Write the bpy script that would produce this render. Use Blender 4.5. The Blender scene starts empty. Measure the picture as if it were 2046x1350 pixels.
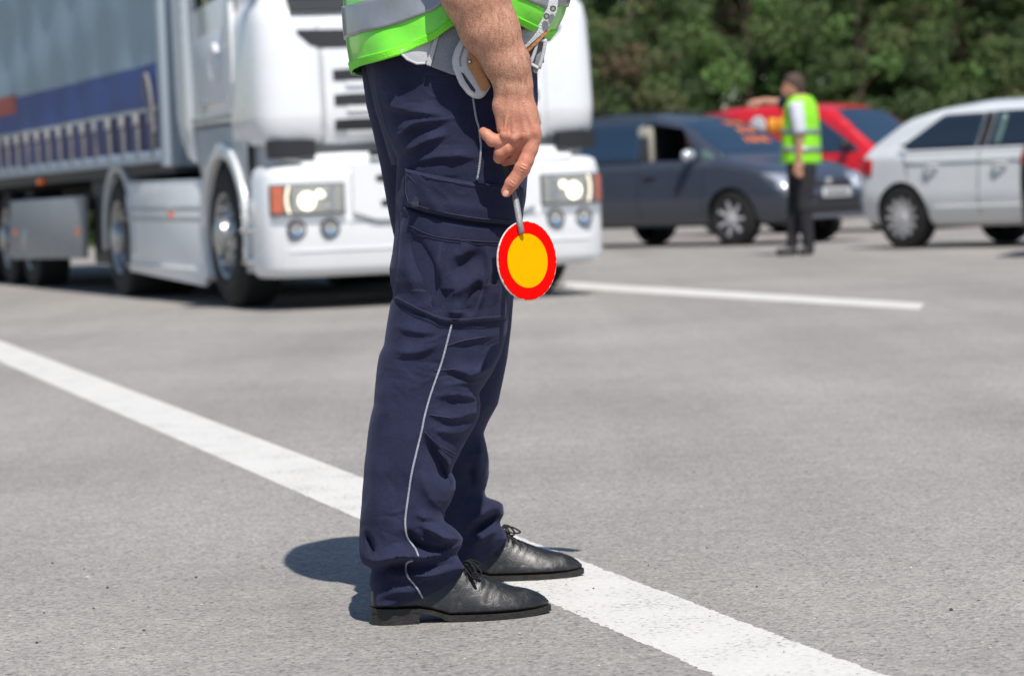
import bpy, bmesh, math, random
import numpy as np
from mathutils import Vector, Matrix

SC = bpy.context.scene
COL = SC.collection
random.seed(7)
RNG = np.random.default_rng(7)

# ------------------------------------------------------------------ camera
FPX, CX, CY = 5683.0, 1023.0, 675.0          # 100 mm lens on a 36 mm sensor, 2046 px wide
PITCH, ROLL, CAMH = 0.0517, 0.0405, 0.76
_c, _s = math.cos(PITCH), math.sin(PITCH)
FW = np.array([0, _c, -_s]); _U0 = np.array([0, _s, _c]); _R0 = np.array([1.0, 0, 0])
_cr, _sr = math.cos(ROLL), math.sin(ROLL)
RT = _cr * _R0 - _sr * _U0
UP = _sr * _R0 + _cr * _U0
CAM = np.array([0, 0, CAMH])
cam_d = bpy.data.cameras.new('camera')
cam = bpy.data.objects.new('camera', cam_d)
COL.objects.link(cam)
cam_d.sensor_width = 36.0
cam_d.lens = 100.0
cam_d.clip_start = 0.1
cam_d.clip_end = 2000
M = Matrix.Identity(4)
for i in range(3):
    M[i][0] = RT[i]; M[i][1] = UP[i]; M[i][2] = -FW[i]; M[i][3] = CAM[i]
cam.matrix_world = M
cam_d.dof.use_dof = True
cam_d.dof.focus_distance = 5.02
cam_d.dof.aperture_fstop = 6.0
cam_d.dof.aperture_blades = 0
SC.camera = cam

# ------------------------------------------------------------------ light
SUN_EL, SUN_AZ = math.radians(57), math.radians(16)     # azimuth: behind the camera, to the right
SD = Vector((math.sin(SUN_AZ) * math.cos(SUN_EL), -math.cos(SUN_AZ) * math.cos(SUN_EL), math.sin(SUN_EL)))
W = bpy.data.worlds.new('World'); SC.world = W; W.use_nodes = True
nt = W.node_tree
sky = nt.nodes.new('ShaderNodeTexSky'); sky.sky_type = 'NISHITA'; sky.sun_disc = False
sky.sun_elevation = SUN_EL
sky.sun_rotation = math.atan2(SD.x, SD.y)
sky.air_density = 1.0; sky.dust_density = .25; sky.ozone_density = 2.0
bg = nt.nodes['Background']; bg.inputs['Strength'].default_value = 0.105
nt.links.new(sky.outputs[0], bg.inputs['Color'])
sun_d = bpy.data.lights.new('sun', 'SUN'); sun_d.energy = 5.0; sun_d.angle = math.radians(0.55)
sun_d.color = (1.0, 0.955, 0.89)
sun = bpy.data.objects.new('sun', sun_d); COL.objects.link(sun)
sun.rotation_euler = SD.to_track_quat('Z', 'Y').to_euler()
VS = SC.view_settings
VS.view_transform = 'Standard'; VS.look = 'None'; VS.exposure = 0.0; VS.gamma = 1.0
VS.use_curve_mapping = False
SC.cycles.use_denoising = True
SC.cycles.max_bounces = 8
SC.cycles.transparent_max_bounces = 8

# ------------------------------------------------------------------ maths helpers
def ray(px, py):
    return FW + RT * ((px - CX) / FPX) - UP * ((py - CY) / FPX)
def at(px, py, Y):
    d = ray(px, py); return CAM + d * (Y / d[1])
def atv(px, py, Y):
    px = np.asarray(px, float)[..., None]; py = np.asarray(py, float)[..., None]; Y = np.asarray(Y, float)[..., None]
    d = FW + RT * ((px - CX) / FPX) - UP * ((py - CY) / FPX)
    return CAM + d * (Y / d[..., 1:2])
def ground(px, py, z=0.0):
    d = ray(px, py); return CAM + d * ((z - CAMH) / d[2])
def spx(Y):
    return FPX / Y            # pixels per metre at distance Y

def catmull(pts, n):
    P = np.asarray(pts, float); m = len(P)
    P = np.vstack([2 * P[0] - P[1], P, 2 * P[-1] - P[-2]])
    d = np.r_[0, np.cumsum(np.maximum(np.linalg.norm(np.diff(P[1:-1], axis=0), axis=1), 1e-9))]
    out = []
    for t in np.linspace(0, d[-1], n):
        i = min(int(np.searchsorted(d, t, 'right')) - 1, m - 2); i = max(i, 0)
        u = (t - d[i]) / (d[i + 1] - d[i])
        a, b, c, e = P[i], P[i + 1], P[i + 2], P[i + 3]
        out.append(.5 * ((2 * b) + (c - a) * u + (2 * a - 5 * b + 4 * c - e) * u * u + (3 * b - a - 3 * c + e) * u ** 3))
    return np.array(out)
def smooth1(v, k):
    ker = np.hanning(2 * k + 3)[1:-1]; ker /= ker.sum()
    return np.convolve(np.r_[np.full(k, v[0]), v, np.full(k, v[-1])], ker, 'valid')[:len(v)]
def sstep(a, b, x):
    t = np.clip((x - a) / (b - a), 0, 1); return t * t * (3 - 2 * t)

# ------------------------------------------------------------------ materials
MATS = {}
def nnew(t, kind, **kw):
    n = t.nodes.new(kind)
    for k, v in kw.items():
        if k in n.inputs: n.inputs[k].default_value = v
        else: setattr(n, k, v)
    return n
def mat(name, col, rough=.5, metal=0., var=.0, vscale=5., bump=0., bscale=50., spec=.5, coat=0., alpha=1., trans=0.,
        ior=1.45, sheen=0., emit=None, estr=0., col2=None, dirt=0., sss=0.):
    if name in MATS: return MATS[name]
    m = bpy.data.materials.new(name); m.use_nodes = True; t = m.node_tree; MATS[name] = m
    b = t.nodes['Principled BSDF']
    b.inputs['Base Color'].default_value = (*col, 1); b.inputs['Roughness'].default_value = rough
    b.inputs['Metallic'].default_value = metal; b.inputs['Specular IOR Level'].default_value = spec
    b.inputs['Coat Weight'].default_value = coat; b.inputs['Coat Roughness'].default_value = .05
    b.inputs['Alpha'].default_value = alpha; b.inputs['Transmission Weight'].default_value = trans
    b.inputs['IOR'].default_value = ior
    if sheen: b.inputs['Sheen Weight'].default_value = sheen; b.inputs['Sheen Roughness'].default_value = .4
    if sss:
        b.inputs['Subsurface Weight'].default_value = sss; b.inputs['Subsurface Scale'].default_value = .004
        b.inputs['Subsurface Radius'].default_value = (1, .35, .2)
    if emit: b.inputs['Emission Color'].default_value = (*emit, 1); b.inputs['Emission Strength'].default_value = estr
    co = t.nodes.new('ShaderNodeTexCoord')
    if var or col2:
        n = nnew(t, 'ShaderNodeTexNoise', Scale=vscale, Detail=6.0, Roughness=.6)
        t.links.new(co.outputs['Object'], n.inputs['Vector'])
        r = nnew(t, 'ShaderNodeMapRange'); r.inputs['From Min'].default_value = .3; r.inputs['From Max'].default_value = .7
        t.links.new(n.outputs['Fac'], r.inputs['Value'])
        mx = nnew(t, 'ShaderNodeMix', data_type='RGBA')
        c2 = col2 or tuple(min(1, c * (1 + var)) for c in col); c1 = col if col2 else tuple(c * (1 - var) for c in col)
        mx.inputs['A'].default_value = (*c1, 1); mx.inputs['B'].default_value = (*c2, 1)
        t.links.new(r.outputs[0], mx.inputs['Factor']); t.links.new(mx.outputs['Result'], b.inputs['Base Color'])
        rr = nnew(t, 'ShaderNodeMapRange'); rr.inputs['To Min'].default_value = max(0, rough - .08); rr.inputs['To Max'].default_value = min(1, rough + .1)
        t.links.new(n.outputs['Fac'], rr.inputs['Value']); t.links.new(rr.outputs[0], b.inputs['Roughness'])
    if bump:
        n2 = nnew(t, 'ShaderNodeTexNoise', Scale=bscale, Detail=5.0)
        t.links.new(co.outputs['Object'], n2.inputs['Vector'])
        bp = nnew(t, 'ShaderNodeBump', Strength=bump, Distance=.01)
        t.links.new(n2.outputs['Fac'], bp.inputs['Height']); t.links.new(bp.outputs['Normal'], b.inputs['Normal'])
    return m

# ------------------------------------------------------------------ object helpers
def tag(o, label=None, cat=None, group=None, kind=None):
    if label: o['label'] = label
    if cat: o['category'] = cat
    if group: o['group'] = group
    if kind: o['kind'] = kind
    return o
def empty(name, loc=(0, 0, 0), rz=0, parent=None):
    o = bpy.data.objects.new(name, None); COL.objects.link(o)
    o.location = loc; o.rotation_euler = (0, 0, rz); o.empty_display_size = .1
    if parent: o.parent = parent
    return o
def link(name, me, m=None, parent=None, smooth=True):
    o = bpy.data.objects.new(name, me); COL.objects.link(o)
    if m is not None:
        for mm in (m if isinstance(m, (list, tuple)) else [m]): me.materials.append(mm)
    if smooth: me.polygons.foreach_set('use_smooth', [True] * len(me.polygons))
    if parent: o.parent = parent
    return o
def mk(name, v, f, m=None, parent=None, smooth=True, fix=True):
    me = bpy.data.meshes.new(name)
    me.from_pydata([tuple(map(float, p)) for p in v], [], [tuple(map(int, q)) for q in f])
    if fix:
        bm = bmesh.new(); bm.from_mesh(me); bmesh.ops.recalc_face_normals(bm, faces=bm.faces); bm.to_mesh(me); bm.free()
    me.update()
    return link(name, me, m, parent, smooth)
def bevel_bm(bm, w, seg=2, ang=30):
    e = [x for x in bm.edges if len(x.link_faces) == 2 and x.calc_face_angle(0) > math.radians(ang)]
    if e and w > 0: bmesh.ops.bevel(bm, geom=e, offset=w, segments=seg, affect='EDGES', profile=.5, clamp_overlap=True)
def mk_bm(name, bm, m, parent=None, smooth=True, sharp=35):
    bmesh.ops.recalc_face_normals(bm, faces=bm.faces)
    me = bpy.data.meshes.new(name); bm.to_mesh(me); bm.free()
    o = link(name, me, m, parent, smooth)
    if smooth: sharpen(me, sharp)
    return o
def sharpen(me, deg):
    bm = bmesh.new(); bm.from_mesh(me); a = math.radians(deg)
    for e in bm.edges:
        if len(e.link_faces) == 2 and e.calc_face_angle(0) > a: e.smooth = False
    bm.to_mesh(me); bm.free()
def box(name, x0, x1, y0, y1, z0, z1, m, parent=None, bev=.0, seg=2):
    bm = bmesh.new(); bmesh.ops.create_cube(bm, size=1)
    for v in bm.verts:
        v.co = ((x0 + x1) / 2 + v.co.x * (x1 - x0), (y0 + y1) / 2 + v.co.y * (y1 - y0), (z0 + z1) / 2 + v.co.z * (z1 - z0))
    bevel_bm(bm, bev, seg)
    return mk_bm(name, bm, m, parent)
def prism(name, pts, axis, a0, a1, m, parent=None, bev=0., seg=2):
    """polygon pts (2-D) extruded along an axis from a0 to a1"""
    def P(p, a):
        return {'x': (a, p[0], p[1]), 'y': (p[0], a, p[1]), 'z': (p[0], p[1], a)}[axis]
    bm = bmesh.new()
    A = [bm.verts.new(P(p, a0)) for p in pts]; B = [bm.verts.new(P(p, a1)) for p in pts]
    n = len(pts)
    bm.faces.new(A); bm.faces.new(B[::-1])
    for i in range(n): bm.faces.new((A[i], A[(i + 1) % n], B[(i + 1) % n], B[i]))
    bmesh.ops.recalc_face_normals(bm, faces=bm.faces)
    bevel_bm(bm, bev, seg)
    return mk_bm(name, bm, m, parent)
def lathe(name, prof, m, parent=None, n=32, axis='y', c=(0, 0, 0), cap=True):
    """profile of (radius, along) turned about an axis"""
    v, f = [], []
    for r, a in prof:
        for k in range(n):
            t = 2 * math.pi * k / n; x, z = r * math.cos(t), r * math.sin(t)
            p = {'y': (x, a, z), 'x': (a, x, z), 'z': (x, z, a)}[axis]
            v.append((p[0] + c[0], p[1] + c[1], p[2] + c[2]))
    R = len(prof)
    for i in range(R - 1):
        for k in range(n):
            f.append((i * n + k, i * n + (k + 1) % n, (i + 1) * n + (k + 1) % n, (i + 1) * n + k))
    if cap and prof[0][0] > 1e-6: f.append(tuple(range(n)))
    if cap and prof[-1][0] > 1e-6: f.append(tuple((R - 1) * n + k for k in range(n))[::-1])
    o = mk(name, v, f, m, parent); sharpen(o.data, 35); return o
def tube(name, pts, r, m, parent=None, n=8, samples=None, caps=True):
    P = np.asarray(pts, float)
    if samples: P = catmull(P, samples)
    R = np.full(len(P), r) if np.isscalar(r) else np.interp(np.linspace(0, 1, len(P)), np.linspace(0, 1, len(r)), r)
    T = np.gradient(P, axis=0); T /= np.linalg.norm(T, axis=1)[:, None] + 1e-12
    up = np.array([0, 0, 1.]) if abs(T[0][2]) < .9 else np.array([1., 0, 0])
    v, f = [], []
    a = np.cross(T[0], up); a /= np.linalg.norm(a)
    for i in range(len(P)):
        a = a - T[i] * (a @ T[i]); a /= np.linalg.norm(a) + 1e-12; b = np.cross(T[i], a)
        for k in range(n):
            t = 2 * math.pi * k / n; v.append(P[i] + R[i] * (a * math.cos(t) + b * math.sin(t)))
    for i in range(len(P) - 1):
        for k in range(n): f.append((i * n + k, i * n + (k + 1) % n, (i + 1) * n + (k + 1) % n, (i + 1) * n + k))
    if caps: f.append(tuple(range(n))); f.append(tuple((len(P) - 1) * n + k for k in range(n))[::-1])
    return mk(name, v, f, m, parent)
def grid(name, V, m, parent=None, closed_u=False, thick=0., smooth=True):
    """V: (rows, cols, 3) array of points -> quad sheet, optionally a shell"""
    V = np.asarray(V, float); r, c, _ = V.shape
    f = []
    for i in range(r - 1):
        for j in range(c if closed_u else c - 1):
            f.append((i * c + j, i * c + (j + 1) % c, (i + 1) * c + (j + 1) % c, (i + 1) * c + j))
    o = mk(name, V.reshape(-1, 3), f, m, parent, smooth, fix=False)
    if thick: solid(o, thick)
    return o
def solid(o, th, off=-1):
    md = o.modifiers.new('s', 'SOLIDIFY'); md.thickness = th; md.offset = off; bake(o)
def bake(o):
    dg = bpy.context.evaluated_depsgraph_get(); dg.update()
    me = bpy.data.meshes.new_from_object(o.evaluated_get(dg)); o.modifiers.clear(); o.data = me
def join(objs, name=None):
    """merge several meshes that are ONE part into the first"""
    bm = bmesh.new(); mats = []
    for o in objs:
        base = len(bm.faces); me = o.data.copy(); me.transform(o.matrix_basis)
        idx = []
        for mm in me.materials:
            if mm not in mats: mats.append(mm)
            idx.append(mats.index(mm))
        bm.from_mesh(me); bm.faces.ensure_lookup_table()
        for q in bm.faces[base:]: q.material_index = idx[q.material_index] if idx else 0
    me = bpy.data.meshes.new(name or objs[0].name); bm.to_mesh(me); bm.free()
    for mm in mats: me.materials.append(mm)
    par = objs[0].parent; nm = name or objs[0].name
    for o in objs: bpy.data.objects.remove(o)
    o = bpy.data.objects.new(nm, me); COL.objects.link(o); o.parent = par
    return o
def copy_tree(o, parent=None):
    c = o.copy(); COL.objects.link(c); c.parent = parent
    for ch in o.children: copy_tree(ch, c)
    return c

# ------------------------------------------------------------------ implicit surfaces (bodies, hands)
class SDF:
    """smooth union of tapered capsules and ellipsoids, meshed with surface nets"""
    def __init__(s): s.p = []
    def cone(s, a, b, ra, rb, k=.006): s.p.append(('c', np.array(a, float), np.array(b, float), ra, rb, k))
    def chain(s, pts, rs, k=.006):
        for i in range(len(pts) - 1): s.cone(pts[i], pts[i + 1], rs[i], rs[i + 1], k)
    def ell(s, c, r, k=.01, rot=None): s.p.append(('e', np.array(c, float), np.array(r, float), rot, 0, k))
    def cut(s, a, b, ra, rb, k=.003): s.p.append(('x', np.array(a, float), np.array(b, float), ra, rb, k))
    @staticmethod
    def prim(p, X, D):
        t, a, b, c, e, k = p
        if t in 'cx':
            ab = (b - a).astype(np.float32); h = np.clip(((X - a.astype(np.float32)) @ ab) / (ab @ ab + 1e-12), 0, 1)
            q = np.linalg.norm(X - a.astype(np.float32) - h[..., None] * ab, axis=-1) - (c + (e - c) * h)
        else:
            L = X - a.astype(np.float32)
            if c is not None: L = L @ c
            k0 = np.linalg.norm(L / b, axis=-1); k1 = np.linalg.norm(L / (b * b), axis=-1) + 1e-9
            q = k0 * (k0 - 1) / k1
        if t == 'x':
            h = np.clip(.5 - .5 * (D + q) / k, 0, 1); return D * (1 - h) + (-q) * h + k * h * (1 - h)
        h = np.clip(.5 + .5 * (q - D) / k, 0, 1); return D * h + q * (1 - h) - k * h * (1 - h)
    def mesh(s, step):
        lo = np.full(3, 1e9); hi = -lo; bx = []
        for t, a, b, c, e, k in s.p:
            if t in 'cx': r = max(c, e); l_, h_ = np.minimum(a, b) - r, np.maximum(a, b) + r
            else: l_, h_ = a - b.max(), a + b.max()
            bx.append((l_ - k - 4 * step, h_ + k + 4 * step))
            if t != 'x': lo = np.minimum(lo, l_ - k * .8); hi = np.maximum(hi, h_ + k * .8)
        lo = lo - 3 * step; hi = hi + 3 * step
        n = np.ceil((hi - lo) / step).astype(int) + 1
        ax = [(lo[i] + step * np.arange(n[i])).astype(np.float32) for i in range(3)]
        D = np.full(n, 1.0, np.float32)
        for p, (l_, h_) in zip(s.p, bx):
            i0 = np.clip(np.floor((l_ - lo) / step).astype(int), 0, n); i1 = np.clip(np.ceil((h_ - lo) / step).astype(int) + 1, 0, n)
            if (i1 <= i0).any(): continue
            sl_ = tuple(slice(i0[i], i1[i]) for i in range(3))
            X = np.stack(np.meshgrid(*[ax[i][sl_[i]] for i in range(3)], indexing='ij'), -1)
            D[sl_] = s.prim(p, X, D[sl_])
        S = D < 0
        acc = np.zeros((n[0] - 1, n[1] - 1, n[2] - 1, 3), np.float32); cnt = np.zeros(acc.shape[:3], np.float32)
        sl = lambda o, a: slice(o, n[a] - 1 + o)
        for a in range(3):
            b, c = [x for x in range(3) if x != a]
            for ob in (0, 1):
                for oc in (0, 1):
                    o0 = [0, 0, 0]; o0[b] = ob; o0[c] = oc; o1 = list(o0); o1[a] = 1
                    i0 = tuple(sl(o0[x], x) for x in range(3)); i1 = tuple(sl(o1[x], x) for x in range(3))
                    cr = S[i0] != S[i1]
                    t = np.where(cr, D[i0] / np.where(cr, D[i0] - D[i1], 1), 0)
                    for x in range(3): acc[..., x] += cr * (o0[x] if x != a else t)
                    cnt += cr
        act = cnt > 0
        ids = np.full(act.shape, -1); ids[act] = np.arange(act.sum())
        loc = np.argwhere(act); V = lo + step * (loc + acc[act] / cnt[act][:, None])
        F = []
        for a in range(3):
            b, c = (a + 1) % 3, (a + 2) % 3
            i0 = [slice(1, n[x] - 1) for x in range(3)]; i0[a] = slice(0, n[a] - 1); i1 = list(i0); i1[a] = slice(1, n[a])
            s0, s1 = S[tuple(i0)], S[tuple(i1)]
            for flip, mk_ in ((False, s0 & ~s1), (True, ~s0 & s1)):
                w = np.argwhere(mk_)
                if not len(w): continue
                q = w.copy()
                for x in range(3):
                    if x != a: q[:, x] += 1
                def cell(db, dc):
                    k = q.copy(); k[:, b] += db; k[:, c] += dc
                    return ids[k[:, 0], k[:, 1], k[:, 2]]
                quad = np.stack([cell(-1, -1), cell(0, -1), cell(0, 0), cell(-1, 0)], 1)
                F.append(quad[:, ::-1] if flip else quad)
        F = np.vstack(F); F = F[(F >= 0).all(1)]
        return V, F
def mesh_np(name, V, F, m, parent=None, smooth=True):
    me = bpy.data.meshes.new(name)
    me.vertices.add(len(V)); me.vertices.foreach_set('co', np.asarray(V, np.float32).ravel())
    me.loops.add(F.size); me.loops.foreach_set('vertex_index', F.astype(np.int32).ravel())
    me.polygons.add(len(F)); me.polygons.foreach_set('loop_start', np.arange(0, F.size, F.shape[1], dtype=np.int32))
    me.update(calc_edges=True); me.validate()
    return link(name, me, m, parent, smooth)

# ================================================================== SETTING
def asphalt_mat():
    m = bpy.data.materials.new('asphalt'); m.use_nodes = True; t = m.node_tree; L = t.links.new
    b = t.nodes['Principled BSDF']; b.inputs['Roughness'].default_value = .85; b.inputs['Specular IOR Level'].default_value = .3
    co = t.nodes.new('ShaderNodeTexCoord')
    mp = t.nodes.new('ShaderNodeMapping'); L(co.outputs['Object'], mp.inputs['Vector'])
    v1 = nnew(t, 'ShaderNodeTexVoronoi', Scale=125.0); L(mp.outputs[0], v1.inputs['Vector'])
    v2 = nnew(t, 'ShaderNodeTexVoronoi', Scale=310.0); L(mp.outputs[0], v2.inputs['Vector'])
    big = nnew(t, 'ShaderNodeTexNoise', Scale=.55, Detail=4.0); L(mp.outputs[0], big.inputs['Vector'])
    med = nnew(t, 'ShaderNodeTexNoise', Scale=9.0, Detail=6.0, Roughness=.65); L(mp.outputs[0], med.inputs['Vector'])
    # chip tone from the cells' random colour
    sep = t.nodes.new('ShaderNodeSeparateColor'); L(v1.outputs['Color'], sep.inputs[0])
    r = t.nodes.new('ShaderNodeValToRGB'); e = r.color_ramp.elements
    e[0].position = 0; e[0].color = (.145, .134, .122, 1); e[1].position = 1; e[1].color = (.42, .39, .355, 1)
    k = e.new(.25); k.color = (.235, .219, .202, 1); k = e.new(.8); k.color = (.318, .297, .272, 1)
    L(sep.outputs[0], r.inputs[0])
    sep2 = t.nodes.new('ShaderNodeSeparateColor'); L(v2.outputs['Color'], sep2.inputs[0])
    r2 = t.nodes.new('ShaderNodeValToRGB'); e = r2.color_ramp.elements
    e[0].color = (.165, .154, .142, 1); e[1].color = (.39, .367, .340, 1); L(sep2.outputs[0], r2.inputs[0])
    mx = nnew(t, 'ShaderNodeMix', data_type='RGBA'); mx.inputs['Factor'].default_value = .5
    L(r.outputs[0], mx.inputs['A']); L(r2.outputs[0], mx.inputs['B'])
    # dark pits between chips
    pit = nnew(t, 'ShaderNodeTexNoise', Scale=70.0, Detail=3.0); L(mp.outputs[0], pit.inputs['Vector'])
    pr = nnew(t, 'ShaderNodeMapRange'); pr.inputs['From Min'].default_value = .30; pr.inputs['From Max'].default_value = .42
    pr.inputs['To Min'].default_value = .42; pr.inputs['To Max'].default_value = 1
    L(pit.outputs['Fac'], pr.inputs['Value'])
    # broad worn patches
    br = nnew(t, 'ShaderNodeMapRange'); br.inputs['From Min'].default_value = .3; br.inputs['From Max'].default_value = .7
    br.inputs['To Min'].default_value = 1.06; br.inputs['To Max'].default_value = 1.34; L(big.outputs['Fac'], br.inputs['Value'])
    mr = nnew(t, 'ShaderNodeMapRange'); mr.inputs['From Min'].default_value = .3; mr.inputs['From Max'].default_value = .7
    mr.inputs['To Min'].default_value = .9; mr.inputs['To Max'].default_value = 1.08; L(med.outputs['Fac'], mr.inputs['Value'])
    m1 = nnew(t, 'ShaderNodeMath', operation='MULTIPLY'); L(pr.outputs[0], m1.inputs[0]); L(br.outputs[0], m1.inputs[1])
    m2 = nnew(t, 'ShaderNodeMath', operation='MULTIPLY'); L(m1.outputs[0], m2.inputs[0]); L(mr.outputs[0], m2.inputs[1])
    rot = t.nodes.new('ShaderNodeMapping'); rot.inputs['Rotation'].default_value = (0, 0, -.343); rot.inputs['Scale'].default_value = (1.5, .07, 1); L(co.outputs['Object'], rot.inputs['Vector'])
    stq = nnew(t, 'ShaderNodeTexNoise', Scale=1.0, Detail=5.0, Roughness=.6); L(rot.outputs[0], stq.inputs['Vector'])
    sr_ = nnew(t, 'ShaderNodeMapRange'); sr_.inputs['From Min'].default_value = .32; sr_.inputs['From Max'].default_value = .62; sr_.inputs['To Min'].default_value = .87; sr_.inputs['To Max'].default_value = 1.03; L(stq.outputs['Fac'], sr_.inputs['Value'])
    oil = nnew(t, 'ShaderNodeTexNoise', Scale=1.7, Detail=7.0, Roughness=.7); L(mp.outputs[0], oil.inputs['Vector'])
    orr = nnew(t, 'ShaderNodeMapRange'); orr.inputs['From Min'].default_value = .28; orr.inputs['From Max'].default_value = .36; orr.inputs['To Min'].default_value = .84; orr.inputs['To Max'].default_value = 1; L(oil.outputs['Fac'], orr.inputs['Value'])
    m3 = nnew(t, 'ShaderNodeMath', operation='MULTIPLY'); L(m2.outputs[0], m3.inputs[0]); L(sr_.outputs[0], m3.inputs[1])
    m4 = nnew(t, 'ShaderNodeMath', operation='MULTIPLY'); L(m3.outputs[0], m4.inputs[0]); L(orr.outputs[0], m4.inputs[1]); m2 = m4
    sc = nnew(t, 'ShaderNodeVectorMath', operation='SCALE'); L(mx.outputs['Result'], sc.inputs[0]); L(m2.outputs[0], sc.inputs['Scale'])
    L(sc.outputs[0], b.inputs['Base Color'])
    h1 = nnew(t, 'ShaderNodeMath', operation='ADD'); L(v1.outputs['Distance'], h1.inputs[0]); L(pit.outputs['Fac'], h1.inputs[1])
    bp = nnew(t, 'ShaderNodeBump', Strength=.55, Distance=.004); L(h1.outputs[0], bp.inputs['Height']); L(bp.outputs[0], b.inputs['Normal'])
    MATS['asphalt'] = m; return m
def paint_mat():
    m = bpy.data.materials.new('road_paint'); m.use_nodes = True; t = m.node_tree; L = t.links.new
    b = t.nodes['Principled BSDF']; b.inputs['Roughness'].default_value = .7
    co = t.nodes.new('ShaderNodeTexCoord')
    mp = t.nodes.new('ShaderNodeMapping'); L(co.outputs['Object'], mp.inputs['Vector'])
    n1 = nnew(t, 'ShaderNodeTexNoise', Scale=85.0, Detail=5.0, Roughness=.65); L(mp.outputs[0], n1.inputs['Vector'])
    n2 = nnew(t, 'ShaderNodeTexNoise', Scale=6.0, Detail=3.0); L(mp.outputs[0], n2.inputs['Vector'])
    ad = nnew(t, 'ShaderNodeMath', operation='MULTIPLY_ADD'); L(n2.outputs['Fac'], ad.inputs[0]); ad.inputs[1].default_value = .35; L(n1.outputs['Fac'], ad.inputs[2])
    ra = t.nodes.new('ShaderNodeValToRGB'); e = ra.color_ramp.elements
    e[0].position = .50; e[0].color = (.24, .22, .2, 1); e[1].position = .59; e[1].color = (.62, .60, .56, 1)
    k = e.new(.9); k.color = (.73, .705, .66, 1)
    L(ad.outputs[0], ra.inputs[0]); L(ra.outputs[0], b.inputs['Base Color'])
    bp = nnew(t, 'ShaderNodeBump', Strength=.4, Distance=.003); L(n1.outputs['Fac'], bp.inputs['Height']); L(bp.outputs[0], b.inputs['Normal'])
    return m
g = mk('ground', [(-300, -60, 0), (300, -60, 0), (300, 54, 0), (-300, 54, 0)], [(0, 1, 2, 3)], asphalt_mat(), smooth=False)
tag(g, 'worn light grey asphalt of the road plaza', kind='structure')
gm = mat('verge_grass', (.05, .075, .025), .9, var=.5, vscale=3, bump=.6, bscale=30)
v = mk('verge', [(-300, 54, .02), (300, 54, .02), (300, 500, .02), (-300, 500, .02), (-300, 54, -.1), (300, 54, -.1)],
       [(0, 1, 2, 3), (0, 4, 5, 1)], gm, smooth=False); tag(v, 'grass verge at the foot of the trees', kind='structure')

def stripe(name, L0, R0, label, n, jit):
    """painted stripe between two edge polylines on the ground, with a ragged rim"""
    A = np.array([ground(*p)[:2] for p in L0]); B = np.array([ground(*p)[:2] for p in R0])
    def fitline(P, t):   # straight edge through the points, sampled
        c = P.mean(0); d = np.linalg.svd(P - c)[2][0]; d *= np.sign(d[1]); s = (P - c) @ d
        return c + d * (s.min() + t[:, None] * (s.max() - s.min()))
    t = np.linspace(0, 1, n)
    A = fitline(A, t); B = fitline(B, t)
    d = (B - A); d /= np.linalg.norm(d, axis=1)[:, None]
    def rough(): return smooth1(RNG.normal(0, 1, n), 2) * jit + RNG.normal(0, .35, n) * jit
    A = A - d * rough()[:, None]; B = B + d * rough()[:, None]
    V = []
    for k in np.linspace(0, 1, 5): V.append(np.c_[A + (B - A) * k, np.full(n, .0006)])
    o = grid(name, np.array(V).transpose(1, 0, 2), PAINT, smooth=False)
    me = o.data; bm = bmesh.new(); bm.from_mesh(me)
    for q in bm.faces:
        q.normal_update()
        if q.normal.z < 0: q.normal_flip()
    bm.to_mesh(me); bm.free()
    tag(o, label, kind='structure'); return o
PAINT = paint_mat()
def ext(p, q, t): return (p[0] + (q[0] - p[0]) * t, p[1] + (q[1] - p[1]) * t)
# long line passing behind the officer: edges followed on the ground, then run on past the frame
stripe('lane_line', [(-180, 613), (0, 680), (725, 945), (1100, 1090), (1750, 1350), (2100, 1490)],
       [(-180, 644), (0, 722), (718, 1028), (1090, 1195), (1420, 1350), (1700, 1480)], 'long white painted line crossing under the officer', 2600, .004)
stripe('lane_line', [(1130, 563), (1500, 584), (1842, 606)], [(1120, 575.5), (1480, 596), (1832, 618.5)],
       'short white lane dash beyond the paddle', 300, .006)
# loose grit lying on the asphalt
def grit(name, n, cols, label):
    V, Fc = [], []
    for i in range(n):
        px, py = RNG.uniform(-50, 2100), RNG.uniform(900, 1420)
        p = ground(px, py); r = RNG.choice([.0012, .0018, .0028, .004], p=[.5, .3, .15, .05])
        b = len(V)
        for dx, dy, dz in ((1, 0, 0), (-1, 0, 0), (0, 1, 0), (0, -1, 0), (0, 0, 1), (0, 0, -1)):
            V.append(p + np.array([dx, dy, dz * .7]) * r * RNG.uniform(.6, 1.3) + [0, 0, r * .4])
        for a in (0, 1):
            for c in (2, 3):
                for d in (4, 5): Fc.append((b + a, b + c, b + d))
    o = mk(name, V, Fc, cols, smooth=False); tag(o, label, 'grit', kind='stuff')
grit('loose_grit', 420, mat('grit_light', (.55, .5, .45), .8, var=.3, vscale=30), 'pale loose grit scattered on the asphalt')
grit('loose_grit', 160, mat('grit_dark', (.05, .045, .04), .8), 'dark loose grit scattered on the asphalt')

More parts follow.
